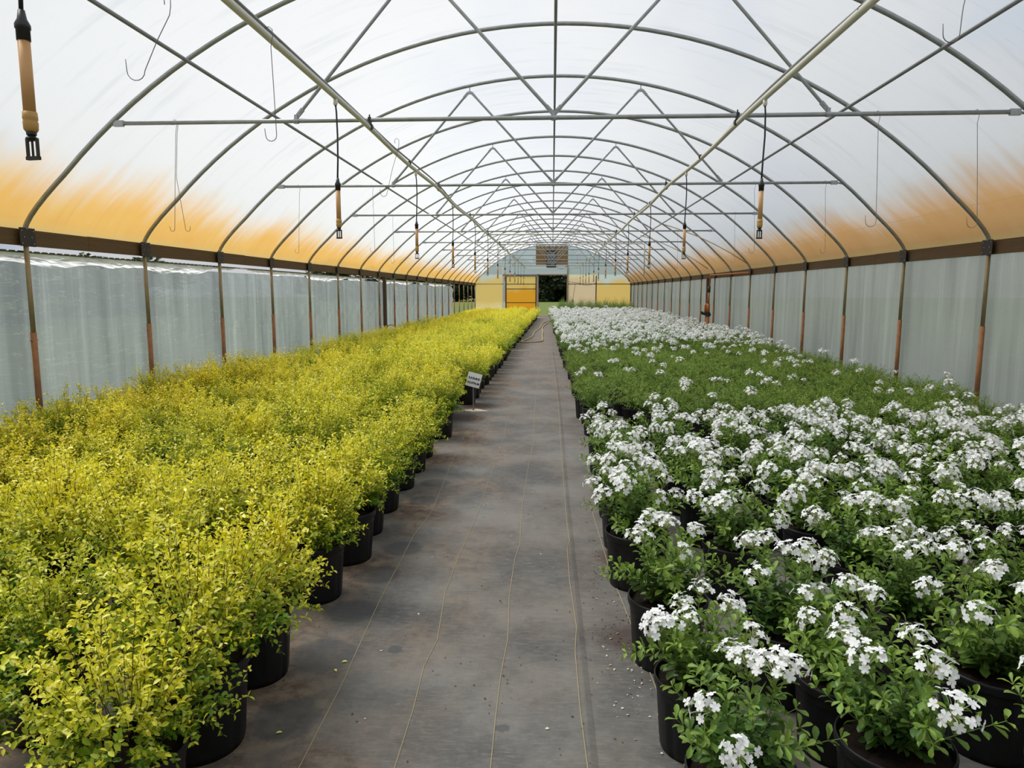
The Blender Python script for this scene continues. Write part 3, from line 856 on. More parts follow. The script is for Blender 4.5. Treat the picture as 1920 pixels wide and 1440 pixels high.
for i in range(1, NH + 1):
    lb = f'galvanised roof hoop with rusty posts, {ordinal(i)} back from the camera' if i < NH else 'galvanised hoop framing the end wall'
    t = thing('roof_hoop', lb, 'hoop', (0, hoop_y(i) - (.06 if i == NH else 0), 0), 'roof hoops')
    for nm, me in zip(HN, HM): link(nm, me, t)

# ------------------------------------------------------------------ trusses
def flat_end_tube(b, p, q, r):
    """pipe whose ends are pinched flat"""
    p, q = Vector(p), Vector(q); d = (q-p).normalized()
    b.tube([p + d*.05, q - d*.05], r, 8)
    for c, e in ((p, p + d*.09), (q, q - d*.09)):
        w = d.cross(Vector((0,1,0))).normalized()*r*1.25; k = Vector((0,.004,0)); k2 = Vector((0, r*.9, 0))
        V = [c-w-k, c+w-k, c+w+k, c-w+k, e-w*.85-k2, e+w*.85-k2, e+w*.85+k2, e-w*.85+k2]
        b.add(V, [(0,3,2,1),(4,5,6,7),(0,1,5,4),(1,2,6,5),(2,3,7,6),(3,0,4,7)])
def truss_meshes():
    out = []
    def keep(nm, b, m, sm=False):
        o = b.build(nm, m, smooth=sm); out.append((nm, o.data)); bpy.data.objects.remove(o)
    b = MB(); b.tube([(-3.66,0,ZC),(-1.2,0,ZC+.003),(1.2,0,ZC),(3.62,0,ZC)], .0175, 10); keep('bottom_chord', b, M['galv'], True)
    za = arc_z(1.12) - .085
    for p, q in (((0,0,ZC+.028),(-1.09,0,za)),((0,0,ZC+.028),(1.11,0,za)),((-2.16,0,ZC+.028),(-1.13,0,za)),((2.21,0,ZC+.028),(1.15,0,za))):
        b = MB(); flat_end_tube(b, p, q, .0145); keep('web_strut', b, M['galv'])
    for x in (-1.11, 1.13):
        b = MB(); b.tube([(x,0,za-.01),(x,0,arc_z(x)-.015)], .007, 6); b.box((x-.022,-.012,za-.02),(x+.022,.012,za+.015)); keep('hanger_bracket', b, M['zinc'])
    for sx, xe in ((-1,-3.66),(1,3.62)):
        b = MB(); b.box((min(xe,xe+sx*.085),-.012,ZC-.026),(max(xe,xe+sx*.085),.012,ZC+.024)); x2 = xe+sx*.07; x3 = sx*3.80
        b.tube([(x2,0,ZC),(x3,0,arc_z(3.80)-.005)], .010, 6); keep('end_bracket', b, M['zinc'])
    for x in (-2.16, 0, 2.21):
        b = MB(); b.box((x-.014,-.012,ZC-.02),(x+.014,.012,ZC+.05)); b.tube([(x-.021,0,ZC),(x+.021,0,ZC)], .021, 8); keep('clamp', b, M['zinc'])
    return out
TM = truss_meshes()
for j, i in enumerate(range(1, NH, 2)):
    t = thing('roof_truss', f'galvanised roof truss with W-shaped struts, {ordinal(j+1)} back from the camera', 'truss', (0, hoop_y(i), 0), 'roof trusses')
    for nm, me in TM: link(nm, me, t)

# ------------------------------------------------------------------ purlins, braces
def pipe(name, pts, r, mat, label, cat, n=8, group=None):
    b = MB(); b.tube(pts, r, n); return tag(b.build(name, mat, smooth=True), label, cat, group)
pipe('ridge_purlin', [(.012,YB,ZA-.04),(.012,YE,ZA-.04)], .0165, M['conduit'], 'straight ridge pipe running under the crown of the hoops', 'pipe')
for sx, lb in ((-1,'straight purlin pipe along the left roof slope'),(1,'straight purlin pipe along the right roof slope')):
    x = sx*3.055; pipe('side_purlin', [(x,YB,arc_z(3.055)-.036),(x,YE,arc_z(3.055)-.036)], .0165, M['conduit'], lb, 'pipe')
def brace(p, q, lb): pipe('wind_brace', [p, q], .015, M['leg'], lb, 'brace', 8, 'wind braces')
def on_arc(x, y): return (x, y, arc_z(x) - .05)
def brace_arc(xa, ya, xb, yb, lb):
    P = []
    for k in range(7):
        t = k/6; P.append(on_arc(xa + (xb-xa)*t, ya + (yb-ya)*t))
    pipe('wind_brace', P, .013, M['leg'], lb, 'brace', 8, 'wind braces')
brace_arc(3.0, 24.9, 4.47, 21.0, 'diagonal brace pipe on the right roof ending beside the orange riser')
brace_arc(3.0, 20.6, 4.47, 16.9, 'diagonal brace pipe on the right roof nearer than the orange riser')
brace_arc(-3.1, YE-4.2, -4.47, YE-.9, 'diagonal brace pipe on the left roof at the end wall')
brace_arc(3.1, YE-4.2, 4.47, YE-.9, 'diagonal brace pipe on the right roof at the end wall')

# ------------------------------------------------------------------ water pipes with drop sprinklers
PIPE_END = YE - 1.6
def water_pipe(x, seed, lb):
    rr = random.Random(seed)
    t = thing('water_pipe', lb, 'pipe', (x, 0, 0), 'overhead water pipes')
    P = []; y = YB
    while y < PIPE_END:
        ph = ((y - Y0)/(2*S)) % 1
        P.append((.012*math.sin(y*1.3+seed), y, ZP - .048 - .022*math.sin(PI*ph))); y += .61
    P.append((0, PIPE_END, ZP-.05))
    b = MB(); b.tube(P, .0205, 10); b.build('pipe', M['pvc'], t, True)
    # grey line strapped beside it
    b = MB(); b.tube([(p[0] + (.012 + .016*math.sin(p[1]*.9)), p[1], p[2] + .030 + .006*math.sin(p[1]*1.7)) for p in P], .009, 6)
    b.build('conduit', M['conduit'], t, True)
    for i in range(1, NH, 2):
        y = hoop_y(i); b = MB()
        b.tube([(0,y-.022,ZP-.045),(0,y+.022,ZP-.045)], .0275, 10); b.box((-.012,y-.018,ZP-.03),(.012,y+.018,ZP+.028)); b.box((-.006,y-.006,ZP+.02),(.004,y+.004,ZP+.05))
        b.build('tie', M['black'], t)
    for k in range(10):
        y = 3.6 + k*3.66 + rr.uniform(-.5,.5); b = MB(); b.tube([(0,y,ZP-.06),(0,y+.02,ZP-.06)], .0235, 10)
        b.build('tie', M['black'], t)
    return t
water_pipe(XPL, 2, 'cream plastic water pipe under the trusses, left of the ridge')
water_pipe(XPR, 5, 'cream plastic water pipe under the trusses, right of the ridge')

def sprinkler_meshes():
    out = []
    def keep(nm, b, m, sm=True):
        o = b.build(nm, m, smooth=sm); out.append((nm, o.data)); bpy.data.objects.remove(o)
    b = MB(); b.lathe([(0,0),(.014,0),(.016,-.03),(.011,-.045),(0,-.045)], 12); keep('tee_outlet', b, M['pvc'])
    b = MB(); b.tube([(0,0,-.04),(.006,0,-.09),(.010,0,-.25),(.004,.003,-.42),(-.002,0,-.56)], .0062, 8); keep('feed_hose', b, M['black'])
    b = MB(); b.lathe([(0,-.54),(.009,-.54),(.013,-.565),(.021,-.58),(.021,-.592),(.0185,-.594),(.0185,-.625),(0,-.625)], 14); keep('hose_adapter', b, M['black'])
    b = MB(); b.lathe([(0,-.622),(.0165,-.622),(.0165,-.83),(0,-.83)], 14); keep('weight_tube', b, M['orange_tube'])
    b = MB(); b.lathe([(0,-.825),(.0195,-.825),(.0205,-.845),(.0185,-.85),(.0205,-.855),(.0195,-.875),(.0150,-.882),(0,-.882)], 14); keep('collar', b, M['tan_fit'])
    b = MB(); b.lathe([(0,-.88),(.014,-.88),(.014,-.89),(.010,-.893),(.017,-.9),(.012,-.905),(0,-.905)], 12)
    b.box((-.021,-.004,-.955),(-.015,.004,-.9)); b.box((.015,-.004,-.955),(.021,.004,-.9)); b.box((-.022,-.006,-.962),(.022,.006,-.952)); b.box((-.017,-.004,-.908),(.017,.004,-.9))
    b.tube([(0,0,-.904),(0,0,-.952)], .0035, 6); keep('sprinkler_head', b, M['black'], False)
    return out
SM = sprinkler_meshes()
for sx, x, y1, side in ((-1, XPL, 2.10, 'left'), (1, XPR, 5.29, 'right')):
    k = 0; y = y1
    while y < PIPE_END:
        k += 1
        lb = f'drop sprinkler on a black hose and tan tube, {ordinal(k)} along the {side} water pipe'
        ph = ((y - Y0)/(2*S)) % 1
        t = thing('drop_sprinkler', lb, 'sprinkler', (x + .012*math.sin(y*1.3+(2 if sx<0 else 5)), y, ZP - .062 - .022*math.sin(PI*ph)), 'drop sprinklers', random.uniform(-.5,.5))
        for nm, me in SM: link(nm, me, t)
        y += 3.0
def cross_pipe(lb, P, r=.017): return pipe('pvc_cross_pipe', P, r, M['pvc'], lb, 'pipe', 8, 'cream cross pipes')
cross_pipe('cream cross pipe joining the two water pipes, nearest of three', [(XPL,17.35,ZP-.04),(XPR,17.35,ZP-.04)])
cross_pipe('long cream cross pipe turning down at its right end', [(XPL,20.9,ZP-.04),(2.55,20.9,ZP-.03),(2.62,20.9,ZP-.05),(2.64,20.9,ZP-.12),(2.64,20.9,1.86)])
cross_pipe('pale cross pipe joining the water pipe ends before the end wall', [(XPL,PIPE_END,ZP-.05),(XPR,PIPE_END,ZP-.05)])

# ------------------------------------------------------------------ wire hooks hanging from the trusses
def wire_hook(x, y, zt, zb, lean, hook, lb, double=False, r=.0022):
    b = MB()
    for dx in ((0, .012) if double else (0,)):
        R = hook; end = (x + lean + dx*8, y, zb + R)
        P = [(x+dx-.018, y-.0, zt-.02), (x+dx-.019, y, zt+.012), (x+dx, y, zt+.024), (x+dx+.019, y, zt+.008), (x+dx+.018, y, zt-.03), (x+dx+.008, y, zt-.08), (x+dx+lean*.5+.004, y, (zt+zb)/2), end]
        sg = -1 if dx == 0 else 1
        for k in range(1, 8):
            a = PI*k/7; P.append((end[0] + sg*R*(1 - math.cos(a)), y, end[2] - R*math.sin(a)))
        P.append((P[-1][0] + sg*.004, y, end[2] + R*1.2))
        b.tube(P, r, 5)
    return tag(b.build('wire_hook', M['wire'], smooth=True), lb, 'hook', 'hanging wire hooks')
y1_, y3_, y5_, y7_ = hoop_y(1), hoop_y(3), hoop_y(5), hoop_y(7)
wire_hook(-3.216, y1_, ZC, 1.90, -.05, .02, 'pair of thin wires hooked on the left end of the nearest truss', True)
wire_hook(2.60, y1_, ZC, 1.915, .04, .042, 'wire hook hanging from the right half of the nearest truss, inner of two')
wire_hook(3.37, y1_, ZC, 1.903, .07, .04, 'wire hook hanging near the right tip of the nearest truss')
wire_hook(-3.46, y3_, ZC, 1.909, -.03, .025, 'wire hook hanging near the left tip of the second truss')
wire_hook(3.547, y3_, ZC, 1.894, .05, .03, 'wire hook hanging near the right tip of the second truss')
wire_hook(2.636, y3_, ZC, 1.896, .04, .035, 'wire hook on the second truss between sprinkler and right tip')
wire_hook(-2.45, y3_, ZC, 1.92, .02, .03, 'wire hook on the second truss between sprinkler and left tip')
wire_hook(-.30, y5_, ZC, 1.95, .01, .03, 'thin wire hook hanging beside the middle of the third truss')
wire_hook(3.3, y5_, ZC, 1.92, .03, .03, 'wire hook hanging near the right tip of the third truss')
wire_hook(-3.0, y5_, ZC, 1.92, .02, .03, 'wire hook hanging near the left tip of the third truss')
wire_hook(2.9, y7_, ZC, 1.92, .03, .03, 'wire hook hanging from the right part of the fourth truss')
wire_hook(-1.50, 3.86, ZP-.06, 2.182, .02, .030, 'J-shaped wire hung over the left water pipe')
wire_hook(-2.25, 4.26, 3.06, 2.62, -.16, .055, 'large leaning J-shaped wire high on the left', r=.0026)
wire_hook(2.232, 4.26, 3.02, 2.75, .0, .045, 'large J-shaped wire high on the right', r=.0026)
wire_hook(-1.42, 6.6, ZP-.06, 2.25, -.10, .03, 'bent wire hung over the left water pipe behind the nearest truss')

# ------------------------------------------------------------------ end wall
def panel(nm, x0, x1, z0, z1, mat, lb, y=YE, th=.012):
    b = MB(); b.add([(x0,y,z0),(x1,y,z0),(x1,y,z1),(x0,y,z1)], [(0,1,2,3)]); return tag(b.build(nm, mat), lb, None, None, 'structure')
DL, DR, DT = -.82, .857, 2.385
def end_film():
    # upper gable above z = 2.42, cut to the arc
    b = MB(); xs = np.linspace(-4.20, 4.20, 61); V = []
    def inside(x): return arc_z(x)
    lo = [(x, 2.42) for x in xs]; hi = [(x, max(2.42, inside(x))) for x in xs]; n = len(xs)
    V += [(x, YE, z) for x, z in lo] + [(x, YE, z) for x, z in hi]
    F = [(i, i+1, n+i+1, n+i) for i in range(n-1)]
    b.add(V, F); tag(b.build('wall_back_gable', M['end_top']), 'blue-grey film of the end wall gable', None, None, 'structure')
    for nm, xa, xb, mat, lb in (('wall_back_left', -4.6, -2.93, M['end_left'], 'yellow-stained film panel of the end wall, left of the door'), ('wall_back_right', 2.6, 4.6, M['end_right'], 'yellow-stained film panel of the end wall in the right corner')):
        xs = np.linspace(xa, xb, 25); n = len(xs); b = MB()
        top = [min(2.42, (arc_z(x) if abs(x) < 4.5 else 2.0)) for x in xs]
        V = [(x, YE, 0) for x in xs] + [(x, YE, t) for x, t in zip(xs, top)]
        b.add(V, [(i, i+1, n+i+1, n+i) for i in range(n-1)]); tag(b.build(nm, mat), lb, None, None, 'structure')
end_film()
panel('wall_back_tan', .93, 2.6, 0, 2.42, M['end_tan'], 'tan sheet of the end wall, right of the doorway')
panel('wall_back_header', -2.93, .93, DT + .02, 2.42, M['end_top'], 'strip of film over the doorway', YE + .004)
panel('wall_back_behind', -2.93, DL - .06, 0, DT + .02, M['end_clear'], 'film of the end wall behind the sliding door', YE + .02)
def trim(nm, lo, hi, mat, lb): b = MB(); b.box(lo, hi); tag(b.build(nm, mat), lb, None, None, 'structure')
trim('trim_3', (DL-.07, YE-.05, 0), (DL, YE+.05, DT+.06), M['frame_tan'], 'pale timber left jamb of the doorway')
trim('trim_4', (DR, YE-.05, 0), (DR+.055, YE+.05, 3.02), M['frame_tan'], 'pale timber right jamb of the doorway')
trim('trim_5', (DL-.07, YE-.06, DT), (DR+.05, YE+.05, DT+.07), M['frame_tan'], 'timber head of the doorway')
trim('trim_6', (-4.6, YE-.05, 1.84), (-2.93, YE-.012, 1.885), M['galv'], 'grey rail across the left of the end wall')
trim('trim_7', (DR+.055, YE-.05, 1.84), (4.6, YE-.012, 1.885), M['brown_post'], 'brown rail across the right of the end wall')
trim('trim_8', (2.56, YE-.05, 0), (2.62, YE-.012, 2.36), M['brown_post'], 'brown post between tan sheet and yellow film')
trim('trim_9', (-2.99, YE-.05, 0), (-2.93, YE-.012, 2.9), M['white_paint'], 'white post left of the sliding door')
trim('trim_10', (-4.64, YE-.05, 0), (-4.57, YE-.012, 1.86), M['white_paint'], 'white corner post of the end wall')
d = tag(MB().build('door_1', M['door_film']), 'orange sliding door with brown rails, slid left of the doorway', None, None, 'structure')
b = MB(); b.add([(-2.76,YE-.09,.04),(-.98,YE-.09,.04),(-.98,YE-.09,2.31),(-2.76,YE-.09,2.31)], [(0,1,2,3)]); b.build('door_sheet', M['door_film'], d)
for lo, hi in (((-2.80,YE-.12,0),(-2.73,YE-.075,2.35)),((-1.0,YE-.12,0),(-.93,YE-.075,2.35))):
    b = MB(); b.box(lo, hi); b.build('door_stile', M['brown_post'], d)
for z in (.02, .75, 1.56, 1.845, 2.31):
    b = MB(); b.box((-2.78,YE-.115,z),(-.95,YE-.08,z+.035)); b.build('door_rail', M['brown_post'], d)
b = MB(); b.box((-2.95,YE-.13,2.37),(-.78,YE-.06,2.42)); b.build('door_track', M['brown_post'], d)

tag((lambda b: (b.box((-.985,YE-.03,3.0),(.912,YE-.008,arc_z(.96)-.03)), b.build('plywood_panel', M['ply']))[1])(MB()), 'brown plywood panel high in the end wall gable', 'panel')
t = thing('exhaust_fan', 'dark slatted fan unit in front of the plywood panel', 'fan', (-.07, YE-.08, 0))
b = MB(); b.box((-.29,-.03,2.82),(.28,.03,2.92)); b.box((-.29,-.03,2.92),(-.25,.03,3.80)); b.box((.24,-.03,2.92),(.28,.03,3.80)); b.box((-.29,-.03,3.78),(.28,.03,3.84)); b.box((-.25,.01,2.92),(.24,.03,3.78)); b.build('fan_frame', M['fan_dark'], t)
for k in range(8):
    b = MB(); b.box((-.25,-.045,2.95+k*.104),(.24,-.01,2.99+k*.104)); b.build('slat', M['galv'], t)
t = thing('thermometer', 'tall white thermometer board high right on the end wall', 'thermometer', (1.44, YE-.6, 0))
b = MB(); b.box((-.045,-.01,2.95),(.045,.01,3.68)); b.build('backing_board', M['white_paint'], t)
b = MB(); b.tube([(0,-.013,3.10),(0,-.013,3.58)], .006, 6); b.tube([(0,-.013,3.02),(0,-.013,3.08)], .016, 8); b.build('tube', M['ink'], t)
b = MB(); b.tube([(0,0,3.68),(0,.0,arc_z(1.44)-.03)], .003, 5); b.build('hanging_wire', M['wire'], t)
pipe('power_cable', [(.95,YE-.07,1.99),(1.3,YE-.07,1.96),(1.55,YE-.07,1.93),(1.9,YE-.07,1.79),(2.25,YE-.07,1.82),(2.59,YE-.07,1.92)], .012, M['cable'], 'dark cable looping across the tan sheet of the end wall', 'cable', 6)
pipe('socket_cable', [(1.36,YE-.07,1.9),(1.30,YE-.07,1.5),(1.24,YE-.07,1.1),(1.22,YE-.07,.9)], .012, M['cable'], 'dark cable hanging down to a socket on the tan sheet', 'cable', 6)
pipe('fan_cable', [(.24,YE-.09,2.86),(.5,YE-.09,2.74),(.72,YE-.09,2.80),(.9,YE-.09,2.95)], .012, M['cable'], 'dark cable sagging from the fan to the jamb', 'cable', 6)
b = MB(); b.box((1.17,YE-.10,.78),(1.27,YE-.02,.95)); b.box((1.2,YE-.11,.82),(1.24,YE-.10,.9)); tag(b.build('socket_box', M['conduit']), 'small grey socket box low on the tan sheet', 'socket')
# closed end behind the camera
xs = np.linspace(-4.6, 4.6, 41); n = len(xs); b = MB()
b.add([(x, YB, 0) for x in xs] + [(x, YB, arc_z(min(abs(x),4.5))) for x in xs], [(i, i+1, n+i+1, n+i) for i in range(n-1)])
tag(b.build('wall_front', M['end_top']), 'film wall closing the near end', None, None, 'structure')

# ------------------------------------------------------------------ bits along the walls
b = MB(); b.box((-4.61,19.25,0),(-4.53,19.37,1.80)); tag(b.build('timber_post', M['brown_post']), 'brown timber post against the left curtain, beside the tap', 'post')
pipe('tap_pipe', [(-4.50,19.25,0),(-4.50,19.25,.44),(-4.50,19.3,.47),(-4.50,19.9,.47),(-4.50,19.95,.42)], .014, M['rust'], 'low rusty tap pipe beside the timber post', 'pipe')
b = MB(); b.box((4.53,21.3,0),(4.62,21.44,1.80)); tag(b.build('timber_post', M['brown_post']), 'brown timber post behind the orange riser', 'post')
t = thing('water_riser', 'orange water riser with black valve against the right wall', 'riser', (4.46, 20.75, 0))
b = MB(); b.tube([(0,0,0),(0,0,.72)], .055, 10); b.tube([(0,-.005,.80),(0,-.005,1.06)], .055, 10); b.tube([(-.075,0,.78),(-.075,0,1.02),(-.04,0,1.06)], .028, 8); b.build('filter_body', M['orange_pipe'], t, True)
b = MB(); b.tube([(0,0,1.04),(.015,0,1.40)], .030, 10); b.tube([(.02,0,1.52),(.04,0,1.84),(.04,-.05,1.87),(.04,-.3,1.865),(.04,-4.0,1.83)], .022, 10); b.build('riser_pipe', M['orange_pipe'], t, True)
b = MB(); b.tube([(.016,0,1.38),(.02,0,1.55)], .036, 10); b.build('coupling', M['black'], t, True)
b = MB(); b.tube([(0,0,.70),(0,0,.82)], .068, 12); b.tube([(-.14,0,.78),(.08,0,.74)], .04, 10); b.box((-.2,-.05,.75),(-.15,.05,.84)); b.tube([(-.2,0,.82),(-.14,0,.82)],.02,8); b.build('valve', M['black'], t)

# sign
t = thing('plant_sign', 'small white name sign on a stake beside the golden shrubs', 'sign', (-.915, 8.19, 0), rz=math.radians(-8))
b = MB(); b.box((-.009,-.004,.0),(.009,.004,.33)); b.build('stake', M['galv'], t)
Mt = Matrix.Translation((.012,-.014,.365)) @ Matrix.Rotation(math.radians(13), 4, 'Y') @ Matrix.Rotation(math.radians(-12), 4, 'X')
b = MB(); b.box((-.083,-.006,-.083),(.083,.006,.083), 0, Mt); b.build('board', M['white_paint'], t)
for k, (txt, z) in enumerate((('SUNSHINE', .006), ('LIGUSTRUM', -.048))):
    cu = bpy.data.curves.new('lettering', 'FONT'); cu.body = txt; cu.size = .036 if k == 0 else .035; cu.extrude = .0006; cu.offset = .0008
    cu.align_x = 'CENTER'; cu.space_character = .78
    o = bpy.data.objects.new('lettering', cu); COL.objects.link(o); bpy.context.view_layer.update()
    me = bpy.data.meshes.new_from_object(o.evaluated_get(bpy.context.evaluated_depsgraph_get())); bpy.data.objects.remove(o)
    me.transform(Mt @ Matrix.Translation((0,-.0075,z)) @ Matrix.Rotation(PI/2, 4, 'X') @ Matrix.Diagonal((1.0,1,1,1)))
    me.materials.clear(); me.materials.append(M['ink']); link('lettering', me, t)
b = MB(); b.add([(-.17,-.02,.004),(.0,-.10,.006),(.19,-.01,.004),(.03,.07,.012),(-.17,-.02,.0),(.0,-.10,.0),(.19,-.01,.0),(.03,.07,.0)], [(0,1,2,3),(4,7,6,5),(0,4,5,1),(1,5,6,2),(2,6,7,3),(3,7,4,0)]); b.build('base_card', M['paper'], t)

# hose
HP = [(-.06,35.3),(-.25,33.6),(-.40,31.5),(-.44,29.5),(-.47,27.2),(-.60,24.5),(-.61,22.2),(-.74,20.6),(-.86,19.75),(-.82,19.45),(-.62,19.5),(-.42,19.7),(-.30,19.95),(-.27,20.5),(-.31,22.5),(-.32,25.0),(-.37,27.0),(-.34,29.0),(-.22,31.4),(-.10,33.6),(.0,35.0)]
pts = []
for i in range(len(HP)-1):
    p0 = HP[max(i-1,0)]; p1 = HP[i]; p2 = HP[i+1]; p3 = HP[min(i+2,len(HP)-1)]
    for k in range(5):
        u = k/5
        q = [.5*(2*b1 + (c-a)*u + (2*a-5*b1+4*c-d_)*u*u + (3*b1-a-3*c+d_)*u**3) for a, b1, c, d_ in zip(p0,p1,p2,p3)]
        pts.append((q[0], q[1], .018))
pts.append((.0,35.0,.018))
pipe('garden_hose', pts, .017, M['hose'], 'tan garden hose lying in a loop on the path', 'hose')
b = MB(); b.box((-1.25,37.75,.0),(-.72,38.25,.05)); tag(b.build('pallet_board', M['white_paint']), 'white board under the last golden shrubs beside the path', 'board')

# grass weed in the second front pot
b = MB()
for P in ([(.50,1.95,.22),(.515,1.88,.36),(.52,1.80,.39)], [(.50,1.95,.22),(.60,1.90,.33),(.64,1.82,.25)], [(.50,1.95,.22),(.47,1.90,.33),(.54,1.78,.31)]):
    b.tube(P, [.0015,.0013,.0008], 4)
for (p0, p1, p2) in (((.52,1.80,.30),(.44,1.76,.325),(.395,1.78,.235)), ((.44,1.93,.27),(.50,1.85,.30),(.56,1.80,.22)), ((.60,1.88,.31),(.56,1.8,.33),(.52,1.76,.28))):
    V = []; K = 9
    for i in range(K):
        u = i/(K-1); q = [(1-u)**2*a + 2*u*(1-u)*m_ + u*u*c for a, m_, c in zip(p0,p1,p2)]; w = .006*math.sin(PI*min(1, u*.8+.2))
        V += [(q[0]-w*.3, q[1]-w, q[2]), (q[0]+w*.3, q[1]+w, q[2]+.002)]
    b.add(V, [(2*i, 2*i+1, 2*i+3, 2*i+2) for i in range(K-1)])
tag(b.build('grass_weed', M['greenstem']), 'thin grass weed with arching blades in a front pot', 'weed')

# litter on the fabric
def litter(name, spots, mat, label, seed, size):
    rng = np.random.default_rng(seed); A = Arr(); P = []
    for (x, y, sx, sy_, n) in spots: P.append(np.stack([rng.normal(x, sx, n), rng.normal(y, sy_, n), np.full(n, .002)], -1))
    P = np.concatenate(P); P = P[(P[:,0] > -1.02) & (P[:,0] < .42)]; n = len(P)
    a = rng.uniform(0, 2*PI, n); D = np.stack([np.cos(a), np.sin(a), rng.uniform(-.1,.25,n)], -1)
    N = np.stack([rng.normal(0,.5,n), rng.normal(0,.5,n), np.ones(n)], -1)
    L = rng.uniform(.4, 1.3, n)*size; v, f = place(LEAF4, P, D, N, L, L*rng.uniform(.4,.9,n)); v[:,2] = np.maximum(v[:,2], .001)
    A.add(v, f); tag(link(name, A.mesh(name, mat)), label, 'litter', None, 'stuff')
litter('soil_crumbs', [(.34,2.72,.10,.14,150),(-.93,7.8,.10,.5,260),(-.85,9.0,.15,.6,160),(-.3,6,.5,3.5,300),(-.2,2.6,.4,.6,90),(.28,3.5,.06,.3,70),(-.5,13,.3,3,120)], M['debris'], 'dark soil crumbs scattered on the path fabric', 4, .010)
litter('fallen_petals', [(.28,2.55,.07,.16,46),(.35,2.15,.05,.25,26),(.3,3.3,.06,.3,20),(-.6,3.2,.3,.8,16),(-.7,7.0,.15,1.0,16)], M['fallen'], 'wilted white petals fallen beside the flowering pots', 6, .013)
A = Arr(); v, f = place(LEAF7, np.array([[-.86,2.03,.002],[-.79,2.42,.002],[-.78,2.47,.002]]), np.array([[1,.3,.1],[.6,-1,.1],[1,.2,.1]]), np.array([[0,0,1.],[0,.2,1],[.1,0,1]]), .022, .013); A.add(v, f, 0, tint=1.0, rnd=.9)
tag(link('fallen_yellow_leaves', A.mesh('fallen_yellow_leaves', M['gold_leaf'])), 'few yellow leaves fallen beside the front golden pots', 'leaves', None, 'stuff')

# ------------------------------------------------------------------ trees beyond the lawn
def tree_variant(seed):
    rng = np.random.default_rng(seed); A = Arr(); n = 9000
    hgt = 11; k = 34
    cc = np.stack([rng.normal(0, 2.1, k), rng.normal(0, 2.1, k), rng.uniform(.6, hgt, k)], -1); cr = rng.uniform(1.0, 2.0, k)
    i = rng.integers(0, k, n); d = norm(rng.normal(0,1,(n,3))); P = cc[i] + d*(cr[i]*rng.uniform(.6,1.05,n))[:,None]; P[:,2] = np.maximum(P[:,2], .15)
    D = norm(d + rng.normal(0,.7,(n,3)) - np.array([0,0,.3])); N = norm(d + rng.normal(0,.5,(n,3)) + np.array([0,0,.5]))
    L = rng.uniform(.35,.8,n); v, f = place(LEAF4, P, D, N, L, L*.7)
    A.add(v, f, 0, tint=np.repeat(np.clip(rng.normal(.45,.3,n),0,1),4), rnd=np.repeat(rng.uniform(0,1,n),4))
    b = MB(); b.tube([(0,0,-.1),(.1,0,3),(0,.1,7),(.1,0,hgt-1)], [.35,.26,.16,.05], 8)
    o = b.build('trunk', M['bark'], smooth=True); tr = o.data; bpy.data.objects.remove(o)
    return A.mesh('crown', M['tree_leaf']), tr
TV = [tree_variant(900+i) for i in range(3)]
spots = [(-35,112,'far left of the side opening'),(-28,118,'left of the side opening'),(-21.5,113,'left edge of the side opening'),(-15.5,110,'in the side opening, left of its centre'),(-11,116,'in the side opening, right of its centre'),(-6.5,112,'hidden mostly behind the orange door'),(-2.6,108,'left in the doorway view'),(.6,113,'middle of the doorway view'),(3.6,109,'right in the doorway view'),(8,114,'right of the doorway view'),(13,111,'behind the end wall, far right')]
rt = random.Random(9)
for x, y, w in spots:
    v = rt.choice(TV); t = thing('dark_tree', f'dark green tree beyond the lawn, {w}', 'tree', (x, y, -.03), 'trees beyond the lawn', rt.uniform(0,6))
    s_ = rt.uniform(.85,1.25); t.scale = (s_, s_, s_*.55)
    link('crown', v[0], t); link('trunk', v[1], t)
for x, y, w in [(-24,6,'nearest'),(-27,14,'second'),(-25,22,'third'),(-28,31,'fourth'),(-26,42,'fifth')]:
    v = rt.choice(TV); t = thing('dark_tree', f'dark tree seen faintly through the left curtain, {w} of five', 'tree', (x, y, -.03), 'trees beside the left wall', rt.uniform(0,6))
    t.scale = (.62,.8,.30)
    link('crown', v[0], t); link('trunk', v[1], t)

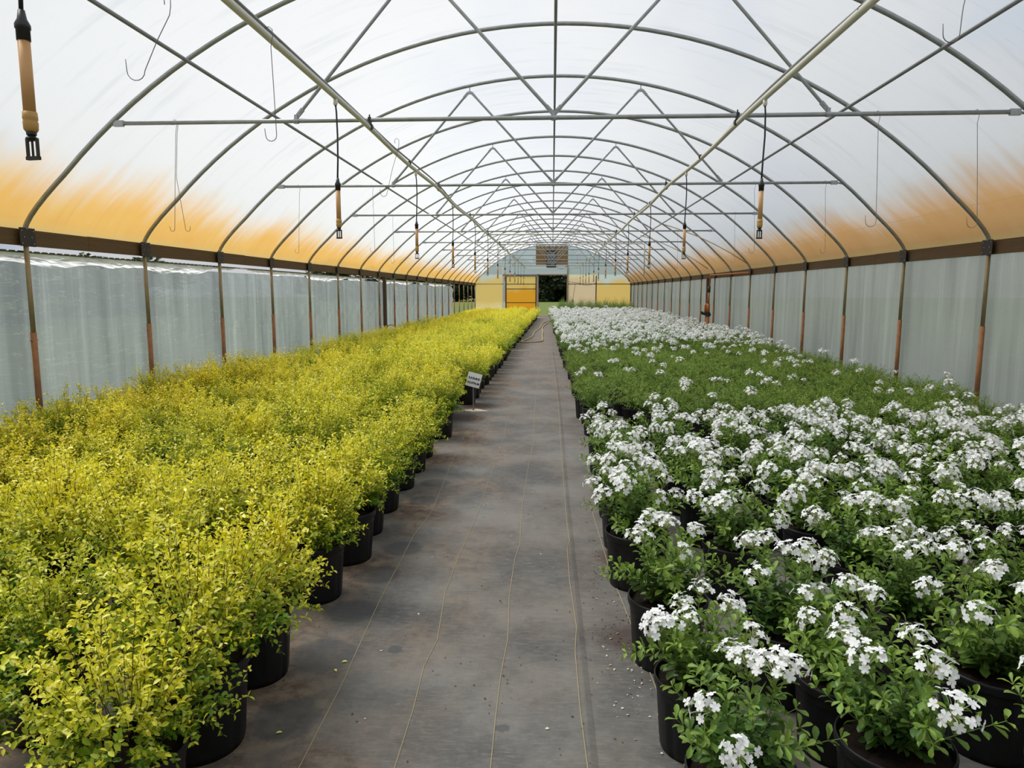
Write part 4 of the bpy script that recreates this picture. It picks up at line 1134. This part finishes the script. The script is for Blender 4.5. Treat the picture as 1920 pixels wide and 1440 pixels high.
# ------------------------------------------------------------------ sky, sun, camera
W = bpy.data.worlds.new('World'); SC.world = W; W.use_nodes = True
nt = W.node_tree; nt.nodes.clear()
tc = nt.nodes.new('ShaderNodeTexCoord'); sp = nt.nodes.new('ShaderNodeSeparateXYZ'); nt.links.new(tc.outputs['Generated'], sp.inputs[0])
nz = nt.nodes.new('ShaderNodeTexNoise'); nz.inputs['Scale'].default_value = 3.0; nz.inputs['Detail'].default_value = 4; nt.links.new(tc.outputs['Generated'], nz.inputs['Vector'])
mr = nt.nodes.new('ShaderNodeMapRange'); mr.interpolation_type = 'SMOOTHSTEP'; mr.inputs[1].default_value = .34; mr.inputs[2].default_value = .52; nt.links.new(nz.outputs[0], mr.inputs[0])
mx = nt.nodes.new('ShaderNodeMix'); mx.data_type = 'RGBA'; mx.inputs[6].default_value = (.55,.70,.90,1); mx.inputs[7].default_value = (.97,.98,1.0,1); nt.links.new(mr.outputs[0], mx.inputs['Factor'])
zr = nt.nodes.new('ShaderNodeMapRange'); zr.inputs[1].default_value = 0; zr.inputs[2].default_value = .7; zr.inputs[3].default_value = .72; zr.inputs[4].default_value = 1.0; nt.links.new(sp.outputs[2], zr.inputs[0])
bg = nt.nodes.new('ShaderNodeBackground'); nt.links.new(mx.outputs[2], bg.inputs['Color']); nt.links.new(zr.outputs[0], bg.inputs['Strength'])
ml = nt.nodes.new('ShaderNodeMath'); ml.operation = 'MULTIPLY'; ml.inputs[1].default_value = .68; nt.links.new(zr.outputs[0], ml.inputs[0]); nt.links.new(ml.outputs[0], bg.inputs['Strength'])
wo = nt.nodes.new('ShaderNodeOutputWorld'); nt.links.new(bg.outputs[0], wo.inputs['Surface'])
sun = bpy.data.lights.new('sun', 'SUN'); sun.energy = 3.5; sun.angle = math.radians(28); sun.color = (1.0,.965,.90)
so = bpy.data.objects.new('sun', sun); COL.objects.link(so); so.location = (-10, 12, 20)
so.rotation_euler = Vector((.58,-.30,-1)).to_track_quat('-Z', 'Y').to_euler()

cam = bpy.data.cameras.new('camera'); co = bpy.data.objects.new('camera', cam); COL.objects.link(co)
cam.sensor_fit = 'HORIZONTAL'; cam.sensor_width = 36; cam.lens = F_PX/1920*36; cam.clip_start = .05; cam.clip_end = 600
co.matrix_world = Matrix(((RT.x, UP.x, -FW.x, 0), (RT.y, UP.y, -FW.y, 0), (RT.z, UP.z, -FW.z, H), (0,0,0,1)))
SC.camera = co
SC.view_settings.view_transform = 'Standard'; SC.view_settings.look = 'None'; SC.view_settings.gamma = 1.0; SC.view_settings.use_curve_mapping = False
SC.view_settings.exposure = 0.30
cy_ = SC.cycles
cy_.max_bounces = 8; cy_.diffuse_bounces = 4; cy_.glossy_bounces = 3; cy_.transmission_bounces = 6; cy_.transparent_max_bounces = 12
cy_.caustics_reflective = False; cy_.caustics_refractive = False
